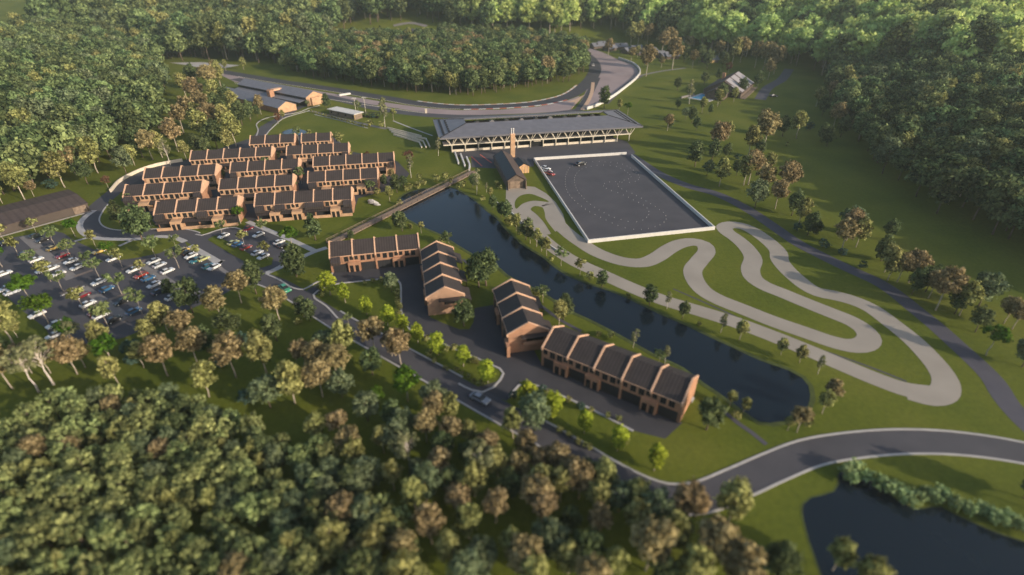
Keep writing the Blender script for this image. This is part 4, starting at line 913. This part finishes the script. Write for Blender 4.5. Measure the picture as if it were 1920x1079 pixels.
zone('along the left-hand forest edge', 'trees along the left-hand forest edge',
 '47,376 olive 14.6; 60,352 dark 12.3; 122,352 olive 14.6; 143,328 rust 14.6; 184,325 olive 16.8; 165,346 dark 11.2; 237,328 grey 12.3; 253,311 olive 10.1; 287,300 rust 13.4; 320,310 airy 12; 335,285 rust 15.7; 203,353 red 5.5; 98,355 teal 4.5; 5,382 olive 9.0; 305,296 olive 12.3; 268,296 dark 14.6; 372,290 dark 10.1; 350,300 olive 9.0; 430,288 olive 11.2; 390,292 dark 9.0; 64,369 rust 6.7')
zone('in the cluster left of the long sheds', 'trees left of the long sheds',
 '382,268 olive 16.9; 443,275 olive 16.9; 408,280 dark 15.6; 455,235 dark 14.3; 360,235 rust 16.9; 372,200 rust 18.2; 395,172 rust 18.2; 415,165 olive 18.2; 410,205 olive 16.9; 385,225 rust 16.9; 418,232 dark 16.9; 400,250 rust 16.9; 432,255 olive 16.9; 430,205 dark 15.6; 445,220 olive 15.6; 376,245 olive 15.6; 350,185 olive 15.6; 470,228 dark 11.7; 345,250 rust 15.6; 408,148 rust 13.0; 365,165 dark 15.6; 490,215 rust 10.4')
zone('on the lawn below the car park', 'trees on the lawn below the car park',
 '26,647 olive 12.1; 33,634 olive 6.0; 317,624 olive 9.6; 315,706 rust 11.1; 206,668 olive 10.0; 212,685 bright 8.0; 24,730 rust 11.1; 73,736 white 11.1; 101,722 white 12.1; 145,702 rust 10.0; 225,722 olive 8.0; 249,664 teal 4; 250,684 teal 3; 362,587 dark 11.1; 417,602 rust 11.1; 453,569 rust 10.5; 481,552 dark 11.1; 525,601 rust 10.0; 571,595 dark 7.1; 582,602 dark 7.1; 371,684 rust 10.5; 443,708 rust 11.1; 436,633 dark 8.0; 500,700 olive 11.1; 650,668 olive 11.1; 553,757 olive 12.1; 612,668 grey 7.5; 563,653 bush 3; 605,745 rust 10.0; 508,765 grey 8.6; 392,745 olive 10.0; 642,745 grey 7.1; 634,712 rust 9.0; 456,648 teal 4; 465,757 teal 4; 704,662 rust 9.6; 699,704 dark 8.0; 752,684 rust 10.0; 735,668 rust 8.0; 350,640 rust 9.0; 390,660 dark 8.0; 270,690 olive 7.1; 160,690 rust 8.0; 95,700 olive 8.0; 60,700 rust 9.0; 140,655 white 8.0; 560,610 bush 2.5; 286,650 olive 8.0; 520,640 dark 9.0; 415,690 teal 3; 600,700 rust 9.0; 574,690 rust 8.0; 5,690 dark 9.0; 655,612 small 4')
zone('in the tree belt below the access road', 'trees in the belt below the access road',
 '765,753 bright 8.1; 710,765 bright 5.4; 815,765 grey 7.2; 690,790 grey 7.2; 735,800 dark 7.2; 660,860 rust 8.1; 815,800 rust 8.1; 845,795 olive 8.1; 850,838 rust 7.2; 800,830 rust 8.1; 880,838 olive 7.2; 962,822 olive 7.2; 1002,808 grey 9.0; 915,860 rust 7.2; 985,865 rust 7.2; 1042,890 rust 7.7; 1010,890 rust 7.2; 1068,918 rust 7.7; 1096,915 dark 7.2; 905,905 white 9.0; 935,900 olive 8.1; 975,905 rust 7.2; 1130,925 olive 8.1; 1115,960 olive 8.1; 770,880 white 8.1; 745,850 grey 7.2; 720,850 olive 7.2; 790,905 grey 6.2; 860,965 rust 7.2; 850,930 dark 7.2; 930,980 rust 7.7; 1000,960 rust 8.1; 1015,985 rust 8.1; 780,960 olive 8.1; 1120,1010 rust 7.2; 1190,1010 olive 8.1; 1070,1000 dark 6.2; 640,820 rust 7.2; 600,830 olive 7.2; 660,930 dark 7.2; 700,910 grey 7.2; 830,860 dark 7.2; 880,870 dark 6.2')
zone('on the lower bank around the curved road', 'trees around the curved road',
 '1285,985 rust 10.3; 1363,985 olive 10.3; 1350,950 bush 3; 1560,1070 olive 8.0; 1918,935 dark 8.0; 1940,960 grey 8.0; 1255,1040 olive 10.3; 1330,1070 rust 10.3; 1210,1070 rust 10.3; 1450,1090 dark 9.2; 1420,1060 teal 4; 1610,1120 olive 9.2; 1290,1110 olive 10.3; 1380,1110 rust 10.3')
zone('along the pond edge at the bottom right', 'bushes along the pond edge',
 ';'.join('%d,%d shore %.1f' % (x, y, h * 1.2) for x, y, k, h in [(1584, 892, 'bush', 2.2), (1597, 886, 'bush', 2.4), (1592, 902, 'teal', 2), (1612, 899, 'bush', 2.2), (1625, 897, 'bush', 2.0), (1640, 912, 'bush', 2.3), (1655, 910, 'teal', 1.9), (1662, 925, 'bush', 2.2), (1678, 922, 'bush', 2.1), (1690, 938, 'bush', 2.3), (1702, 950, 'teal', 2), (1716, 944, 'bush', 2.3), (1729, 933, 'bush', 2.2), (1745, 940, 'bush', 2.3), (1760, 933, 'bush', 2.2), (1771, 945, 'bush', 2), (1790, 955, 'bush', 2.3), (1806, 960, 'teal', 2), (1820, 968, 'bush', 2.2), (1835, 962, 'bush', 2), (1850, 975, 'bush', 2.3), (1868, 985, 'teal', 2.3), (1885, 978, 'bush', 2.1), (1900, 990, 'bush', 2.3), (1918, 1000, 'teal', 2.4)]))
zone('in the clipped row before the pavilion', 'clipped bushes before the pavilion',
 ';'.join('%.1f,%.1f bush 1.6' % (584 + i * 5.6, 211.5 + i * 1.55) for i in range(19)))
_g = random.Random(31)
for x, y in [(v[0], v[1]) for v in [(650, 990), (690, 1000), (735, 1010), (760, 1060), (700, 1060), (640, 1050), (810, 1020), (845, 1060), (880, 1010), (905, 1070), (955, 1050), (985, 1080), (1030, 1045), (1065, 1075), (1100, 1060), (1145, 1085), (1010, 930), (1050, 940), (1085, 935), (960, 935), (890, 930), (1160, 960), (1195, 965), (1225, 990), (740, 920), (800, 940), (670, 880), (760, 820), (830, 900), (1240, 1100), (880, 1110), (760, 1110), (1000, 1120), (1100, 1120), (680, 1110)]]:
    ALL.append((x, y, _g.choice(['rust', 'olive', 'dark', 'grey', 'olive', 'olive', 'grey']), _g.uniform(7, 9.5), 'in the blurred foreground belt at the bottom', 'trees of the blurred foreground belt'))
# the 255 of these trees that show largest are things; with the wood below that makes about 300
def big(e): q = spot(e[0], e[1]); return e[3] / math.sqrt(q[0] ** 2 + q[1] ** 2 + HCAM ** 2)
_tr = sorted((e for e in ALL if e[2] not in BUSH), key=big, reverse=True)
FAR = _tr[255:]; _far = set(map(id, FAR)); ALL = [e for e in ALL if id(e) not in _far]
_tot = {}
for e in ALL: _tot.setdefault((e[2], e[4]), []).append(e)
for (k, ph), es in _tot.items():
    es.sort()
    for i, e in enumerate(es):
        lab = '%s %s' % (DESC[k], ph)
        if len(es) > 1: lab += ', ' + (('left' if i == 0 else 'right') + ' one of two' if len(es) == 2 else 'leftmost' if i == 0 else 'rightmost' if i == len(es) - 1 else ordinal(i) + ' from left')
        grow(e[0], e[1], k, e[3], lab, e[5])
# the blurred wood at the lower left: its nearest trees are things, the rest one mass
def inside(poly, x, y):
    c = False; j = len(poly) - 1
    for i in range(len(poly)):
        (xi, yi), (xj, yj) = poly[i], poly[j]
        if (yi > y) != (yj > y) and x < (xj - xi) * (y - yi) / (yj - yi) + xi: c = not c
        j = i
    return c
def scatter(poly, step, seed, jit=.42):
    g = random.Random(seed); xs = [p[0] for p in poly]; ys = [p[1] for p in poly]; out = []
    y = min(ys); r = 0
    while y < max(ys):
        x = min(xs) + (step / 2 if r % 2 else 0)
        while x < max(xs):
            a, b = x + g.uniform(-jit, jit) * step, y + g.uniform(-jit, jit) * step
            if inside(poly, a, b): out.append((a, b))
            x += step
        y += step * .87; r += 1
    return out
WOOD = pxl([(-120, 830), (40, 815), (130, 775), (220, 760), (300, 752), (380, 770), (450, 800), (520, 830), (580, 850), (640, 880), (700, 950), (760, 1000), (800, 1090), (820, 1250), (500, 1300), (330, 1200), (300, 1130), (240, 1110), (200, 1140), (170, 1300), (-400, 1350), (-300, 1000)])
wp = scatter(WOOD, 3.2, 5)
WK = ['thicket'] * 7 + ['olive', 'grey', 'rust']
def view(p):
    z = HCAM - hgt(*p); d = p[1] * CP + z * SP; return 960 + FPX * p[0] / d, 539.5 + FPX * (z * CP - p[1] * SP) / d
vis = [p for p in wp if -40 < view(p)[0] < 1960 and view(p)[1] < 1180]
rng.shuffle(vis); near = vis[:46]; rest = [p for p in wp if p not in near]
for p in near:
    grow(0, 0, rng.choice(WK), rng.uniform(5.6, 7.4), 'tree within the dense blurred wood filling the lower left corner', 'trees of the dense lower left wood', xy=p)
# forests: points that carry instanced trees, one object each
def forest(name, label, pts, kinds, hmin, hmax, seed, idx=None, hs=None):
    g = random.Random(seed); me = bpy.data.meshes.new(name); n = len(pts)
    me.from_pydata([(x, y, hgt(x, y)) for x, y in pts], [], [])
    col = bpy.data.collections.new('tree stock ' + str(seed)); items = []
    for i, (k, v) in enumerate(kinds):
        cm, tm, H = proto(k, v)
        j = bpy.data.meshes.get('stock_%s_%d' % (k, v))
        if not j:
            import bmesh
            j = bpy.data.meshes.new('stock_%s_%d' % (k, v)); bm = bmesh.new(); bm.from_mesh(cm); nf = len(bm.faces); bm.from_mesh(tm)
            bm.faces.ensure_lookup_table()
            for f in bm.faces[nf:]: f.material_index = 1
            bm.to_mesh(j); bm.free(); j.materials.append(cm.materials[0]); j.materials.append(tm.materials[0])
        o = bpy.data.objects.new('%02d_%s' % (i, k), j); col.objects.link(o); items.append(H)
    idx = idx or [g.randrange(len(kinds)) for _ in pts]; hs = hs or [g.uniform(hmin, hmax) for _ in pts]
    for nm, ty, vals in (('pick', 'INT', idx), ('size', 'FLOAT', [h / items[i] for h, i in zip(hs, idx)]), ('turn', 'FLOAT', [g.uniform(0, 6.28) for _ in pts])):
        a = me.attributes.new(nm, ty, 'POINT'); a.data.foreach_set('value', vals)
    ob = place(name, me); ob['label'] = label; ob['category'] = 'forest'; ob['kind'] = 'stuff'
    ng = bpy.data.node_groups.new(name, 'GeometryNodeTree'); ng.interface.new_socket('Geometry', in_out='INPUT', socket_type='NodeSocketGeometry'); ng.interface.new_socket('Geometry', in_out='OUTPUT', socket_type='NodeSocketGeometry')
    N = ng.nodes.new; Lk = ng.links.new
    gi, go = N('NodeGroupInput'), N('NodeGroupOutput'); mp = N('GeometryNodeMeshToPoints'); ip = N('GeometryNodeInstanceOnPoints'); ci = N('GeometryNodeCollectionInfo')
    ci.inputs['Collection'].default_value = col; ci.inputs['Separate Children'].default_value = True; ci.inputs['Reset Children'].default_value = True
    def attr(nm, ty):
        a = N('GeometryNodeInputNamedAttribute'); a.data_type = ty; a.inputs['Name'].default_value = nm; return a.outputs['Attribute']
    ip.inputs['Pick Instance'].default_value = True
    cx = N('ShaderNodeCombineXYZ'); Lk(attr('turn', 'FLOAT'), cx.inputs['Z']); Lk(attr('pick', 'INT'), ip.inputs['Instance Index'])
    Lk(cx.outputs[0], ip.inputs['Rotation']); Lk(attr('size', 'FLOAT'), ip.inputs['Scale'])
    Lk(gi.outputs[0], mp.inputs['Mesh']); Lk(mp.outputs[0], ip.inputs['Points']); Lk(ci.outputs[0], ip.inputs['Instance']); Lk(ip.outputs[0], go.inputs[0])
    md = ob.modifiers.new('trees', 'NODES'); md.node_group = ng
    return ob
FK = [('forest', i) for i in range(5)] + [('dark', 0), ('dark', 1), ('olive', 0), ('grey', 0)]
forest('forest', 'mass of the dense blurred wood at the lower left', rest, [('thicket', 0), ('thicket', 1), ('thicket', 2), ('thicket', 3), ('thicket', 0), ('thicket', 1), ('olive', 1), ('grey', 0), ('dark', 1)], 4.8, 7.2, 11)
lp = [p for p in scatter([(lerp_tab(EDGE_L, y) - 3, y) for y in range(176, 500, 18)] + [(-300, 560), (-560, 600), (-640, 420), (-420, 200), (-300, 172)], 9.2, 6)
      if p[0] < lerp_tab(EDGE_L, p[1]) - 2 and not inside(pxl([(310, 170), (338, 168), (345, 230), (312, 235)]), *p)]
rp = [p for p in scatter([(lerp_tab(EDGE_R, y) + 2, y) for y in range(110, 440, 18)] + [(480, 470), (520, 300), (360, 110)], 8.8, 7) if p[0] > lerp_tab(EDGE_R, p[1]) + 1]
forest('forest', 'dense forest covering the hill on the right', rp, FK + [('forest', 1), ('forest', 2), ('dark', 2)], 12, 20, 13)
BACK_L = pxl([(-20, 62), (60, 66), (150, 70), (240, 82), (300, 100), (345, 116), (420, 113), (480, 121), (530, 122), (560, 108), (640, 70), (700, 45), (780, 40), (830, 50), (870, 62)])
bp_ = scatter(BACK_L + [(-20, 820), (-480, 800), (-700, 690), (-720, 640)], 14, 8)
gap = lambda p: view(p)[0] < 260 and view(p)[1] < 84 - .23 * view(p)[0]      # open hazy ground beyond the woods
bp_ = [p for p in bp_ if not gap(p)]; lp = [p for p in lp if not gap(p)]
forest('forest', 'dense dark forest covering the rise on the left', lp, FK + FK[:5] + [('grey', 1)], 14, 22, 12)
forest('forest', 'tall dark forest across the back, left of the sunlit trees', bp_, FK, 24, 36, 14)
BACK_R = pxl([(880, 52), (905, 66), (960, 62), (1000, 72), (1065, 74), (1075, 58), (1130, 62), (1200, 74), (1260, 88), (1300, 96), (1340, 104), (1420, 112), (1470, 118), (1500, 128), (1540, 145), (1640, 150), (1760, 158), (1960, 180)])
bq = scatter(BACK_R + [(760, 560), (1100, 800), (900, 900), (300, 900), (-20, 860)], 15, 9)
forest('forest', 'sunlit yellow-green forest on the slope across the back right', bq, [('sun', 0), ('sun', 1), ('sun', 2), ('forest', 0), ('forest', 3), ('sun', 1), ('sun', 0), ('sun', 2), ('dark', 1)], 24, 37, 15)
ISL = pxl([(535, 135), (600, 150), (660, 158), (720, 168), (790, 176), (850, 182), (900, 181), (960, 170), (1020, 163), (1070, 153), (1098, 138), (1103, 120), (1085, 106), (1040, 92), (980, 82), (900, 76), (830, 78), (780, 84), (720, 82), (660, 84), (600, 98), (550, 115)])
ip_ = scatter(ISL, 7.6, 10)
forest('forest', 'rounded wood enclosed by the race track loop', ip_, FK + [('forest', 0), ('forest', 4), ('rust', 1), ('dark', 2)], 13, 19, 16)
_fk = sorted({e[2] for e in FAR}); forest('far_trees', 'small far trees dotted over the distant grounds', [spot(e[0], e[1]) for e in FAR], [(k, v) for k in _fk for v in (0, 1)], 0, 0, 17,
       [2 * _fk.index(e[2]) + rng.randrange(2) for e in FAR], [e[3] for e in FAR])
# ------------------------------------------------------------------ cars
PAINT = {'white': (.66, .65, .63), 'silver': (.50, .51, .53), 'black': (.012, .012, .014), 'red': (.26, .03, .02), 'dark red': (.16, .012, .02), 'blue': (.03, .11, .22), 'teal': (.02, .13, .16), 'yellow': (.62, .42, .12), 'dark green': (.045, .06, .05), 'navy': (.02, .03, .06), 'green': (.05, .28, .15), 'grey': (.24, .25, .28), 'pale green': (.40, .40, .17)}
for k, c in PAINT.items(): M['car_' + k] = mat('car_paint_' + k.replace(' ', '_'), c, .28, .04, 1.5, spec=.5, coat=.6)
def car_meshes():
    b = MB()      # lower body: wide profile with bonnet, boot and wheel arches
    prof = [(-2.3, .32), (-2.34, .62), (-2.2, .88), (-1.35, .95), (.95, .93), (2.05, .78), (2.3, .58), (2.28, .30), (1.95, .24), (1.82, .46), (1.55, .58), (1.2, .46), (1.08, .22), (-.98, .22), (-1.1, .46), (-1.42, .58), (-1.72, .46), (-1.84, .26)]
    n = len(prof); k = 0
    for w, yy in ((.74, -.90), (1.0, -.80), (1.0, .80), (.74, .90)): b.v += [(x, yy, z if w == 1.0 else .55 + (z - .55) * .86) for x, z in prof]
    for r in range(3):
        for i in range(n):
            j = (i + 1) % n; b.f.append((r * n + i, r * n + j, (r + 1) * n + j, (r + 1) * n + i)); b.m.append(0)
    b.f.append(tuple(range(n))); b.m.append(0); b.f.append(tuple(3 * n + i for i in reversed(range(n)))); b.m.append(0)
    body = b.mesh('body', 'car_white')
    c = MB(); lo = [(-1.75, .93), (1.05, .92)]; up = [(-1.15, 1.40), (.25, 1.42)]
    c.v = [(-1.8, -.76, .93), (1.1, -.76, .92), (1.1, .76, .92), (-1.8, .76, .93), (-1.15, -.60, 1.40), (.3, -.60, 1.43), (.3, .60, 1.43), (-1.15, .60, 1.40)]
    for q in ((0, 1, 5, 4), (1, 2, 6, 5), (2, 3, 7, 6), (3, 0, 4, 7), (4, 5, 6, 7), (3, 2, 1, 0)): c.f.append(q); c.m.append(0)
    glass = c.mesh('windows', 'car_glass')
    r = MB(); r.v = [(-1.18, -.61, 1.405), (.3, -.61, 1.435), (.3, .61, 1.435), (-1.18, .61, 1.405), (-1.1, -.52, 1.455), (.2, -.52, 1.48), (.2, .52, 1.48), (-1.1, .52, 1.455)]
    for q in ((0, 1, 5, 4), (1, 2, 6, 5), (2, 3, 7, 6), (3, 0, 4, 7), (4, 5, 6, 7), (3, 2, 1, 0)): r.f.append(q); r.m.append(0)
    roof = r.mesh('car_roof', 'car_white')
    w = MB(); w.tube([(0, -.1, 0), (0, .1, 0)], [.33, .33], 14); w.tube([(0, -.115, 0), (0, .115, 0)], [.19, .19], 10, 1); wheel = w.mesh('wheel', ['tyre', 'chrome'])
    h = MB(); h.box(-.05, .06, -.2, .2, -.07, .07); lamp = h.mesh('headlight', 'chrome')
    t = MB(); t.box(-.05, .05, -.2, .2, -.07, .07); tail = t.mesh('tail_light', 'red')
    return body, glass, roof, wheel, lamp, tail
CM = car_meshes()
def make_car(color, label, loc, rot, group):
    r = thing('parked_car' if 'parked' in label else 'car', label, 'car', loc, rot, group)
    for nm, me, z in (('body', CM[0], 0), ('windows', CM[1], 0), ('car_roof', CM[2], 0)):
        o = place(nm, me, r)
        if nm != 'windows': o.material_slots[0].link = 'OBJECT'; o.material_slots[0].material = M['car_' + color]
    for x in (-1.41, 1.51):
        for y in (-.80, .80): place('wheel', CM[3], r, (x, y, .33))
    for y in (-.62, .62): place('headlight', CM[4], r, (2.19, y, .66)); place('tail_light', CM[5], r, (-2.27, y, .74))
    return r
p, q = spot(170, 538), spot(202, 524); CA = math.atan2(q[1] - p[1], q[0] - p[0])
p, q = spot(413, 448), spot(431, 440); CB = math.atan2(q[1] - p[1], q[0] - p[0])
CARS = []
def lot(ph, ang, txt):
    for e in txt.split(';'):
        xy, c = e.strip().split(' ', 1); x, y = xy.split(','); CARS.append((float(x), float(y), c, ph, ang + rng.uniform(-.05, .05)))
lot('parked in the upper rows of the car park', CA, '68,445 dark green;81,453 black;11,458 black;101,468 yellow;118,482 dark red;48,479 black;69,490 white;134,493 white;146,504 white;82,510 silver;98,506 white;110,517 white;9,516 white;187,474 yellow;213,488 white')
lot('parked in the lower rows of the car park', CA, '186,532 white;201,545 blue;156,557 dark red;166,573 white;181,588 dark red;190,595 white;214,603 black;229,569 black;251,587 blue;104,612 white;71,593 white;13,544 silver;24,551 silver;104,632 white;116,644 silver')
lot('parked in the right-hand rows of the car park', CA, '251,509 white;265,519 red;279,525 blue;290,537 silver;299,550 navy;289,493 white;300,500 silver;315,511 white;344,473 yellow;354,476 black;359,483 white;368,491 teal;382,488 pale green;391,502 teal;402,504 white;324,560 white')
lot('parked in the small lot beside the estate', CB, '420,445 white;465,432 dark red;485,443 white;524,457 white;532,463 black;438,458 pale green;446,461 blue;462,467 red;483,477 silver;494,484 silver')
_c = {}
for e in CARS: _c.setdefault((e[2], e[3]), []).append(e)
for (c, ph), es in _c.items():
    es.sort()
    for i, e in enumerate(es):
        lab = '%s car %s' % (c, ph)
        if len(es) > 1: lab += ', ' + (('left' if i == 0 else 'right') + ' one of two' if len(es) == 2 else 'leftmost' if i == 0 else 'rightmost' if i == len(es) - 1 else ordinal(i) + ' from left')
        a = spot(e[0], e[1]); make_car(c, lab, (a[0], a[1], .03), e[4] + (math.pi if rng.random() < .5 else 0), 'cars in the car park').scale = (.82, .84, .9)
def one(px, a0, a1, c, lab, s=1):
    a = spot(*px); p, q = spot(*a0), spot(*a1); make_car(c, lab, (a[0], a[1], .06), math.atan2(q[1] - p[1], q[0] - p[0]), None).scale = (s, s, s)
one((900, 751), (888, 744), (914, 757), 'grey', 'grey car driving along the access road beside the junction')
one((535, 544), (528, 538), (542, 549), 'green', 'green van-like car on the access road above the lime trees')
one((1023, 318), (1015, 315), (1031, 320), 'white', 'white car at the top left wall of the skid pad, upper of two')
one((1026, 323), (1017, 320), (1034, 326), 'white', 'white car at the left wall of the skid pad, beside the red one', 1)
one((1031, 328), (1022, 325), (1039, 331), 'red', 'red car at the left wall of the skid pad')
one((1088, 310), (1080, 312), (1096, 308), 'black', 'black car driving among the cones on the skid pad', 1.2)
one((1112, 124), (1113, 130), (1111, 118), 'white', 'white car on the race track at the far bend', 1.2)
one((1450, 182), (1442, 182), (1458, 181), 'black', 'black car parked on the drive of the large house', 1.2)
# ------------------------------------------------------------------ cones and lamp posts
b = MB(); b.tube([(0, 0, .05), (0, 0, .75)], [.2, .05], 8); b.box(-.26, .26, -.26, .26, 0, .05); b.v = [(x * .42, y * .42, z * .42) for x, y, z in b.v]; CONE = b.mesh('traffic_cone', 'concrete')
Z = lambda x, y: (1000 + x / 5.053, 280 + y / 5.053)
OUT = [(400, 145), (345, 180), (312, 235), (302, 300), (308, 365), (335, 425), (380, 480), (450, 540), (540, 600), (630, 645), (720, 690), (820, 732), (900, 755), (1000, 765), (1080, 757), (1160, 735), (1225, 705), (1258, 660), (1245, 615), (1195, 575), (1130, 530), (1060, 490), (990, 450), (920, 415), (850, 385), (800, 350), (820, 310), (880, 290), (925, 270), (900, 230), (850, 195), (780, 165), (700, 155), (620, 155), (540, 165), (470, 185), (420, 220), (392, 270), (392, 330), (420, 400), (460, 450), (520, 510), (590, 560), (670, 605), (740, 640), (830, 670), (920, 690), (1000, 688), (1060, 660), (1095, 615), (1080, 565), (1030, 525), (960, 490), (880, 450), (800, 415), (710, 385), (662, 345), (690, 320), (760, 310), (830, 315), (900, 318), (965, 308), (1005, 275), (985, 235), (930, 190), (860, 150), (770, 130), (670, 122), (570, 120), (480, 130)]
ln = spline(pxl([Z(*p) for p in OUT]), .4); acc_ = 0; last = ln[0]; i = 0
for a in ln:
    acc_ += (a - last).length; last = a
    if acc_ >= 2.6:
        acc_ = 0; o = place('traffic_cone', CONE, None, (a.x, a.y, .025)); tag(o, 'small white cone standing in the looping course on the skid pad', 'cone', 'cones on the skid pad')
for (x, y, lab) in ((668, 214, 'tall white lamp post with two heads behind the white roofed pavilion'), (686, 213, 'tall white lamp post standing over the terrace pergola')):
    q = spot(x, y); r = thing('lamp_post', lab, 'lamp post', (q[0], q[1], 0))
    m = MB(); m.tube([(0, 0, 0), (0, 0, 9)], [.14, .09], 6); m.build('pole', 'steel_cream', r)
    for s in (-1, 1):
        m = MB(); m.box(s * .1, s * 1.3, -.2, .2, 8.85, 9.1); m.build('lamp_head', 'white', r)
q = spot(799, 212); o = MB(); o.box(-.5, .5, -.5, .5, 0, 2.2); o.box(-.7, .7, -.7, .7, 2.21, 2.4); tag(o.build('marshal_post', 'cream', None, (q[0], q[1], 0)), 'small pale marshal post beside the pit lane', 'post')
for i, (x, y, s) in enumerate(((700, 383, 1.3), (696, 379, 1.0), (707, 386, .9))):
    g = random.Random(i); q = spot(x, y); m = MB(); m.tube([(-1, 0, .2), (-.5, .1, .4), (.3, -.1, .45), (1.1, 0, .2)], [.15, .55, .6, .2], 7)
    tag(m.build('boulder', 'concrete', None, (q[0], q[1], .1)), ('largest', 'hindmost', 'smallest')[i] + ' of three pale boulders on the lawn beside the boardwalk', 'boulder', 'boulders by the boardwalk').scale = (s * 1.4, s, s)
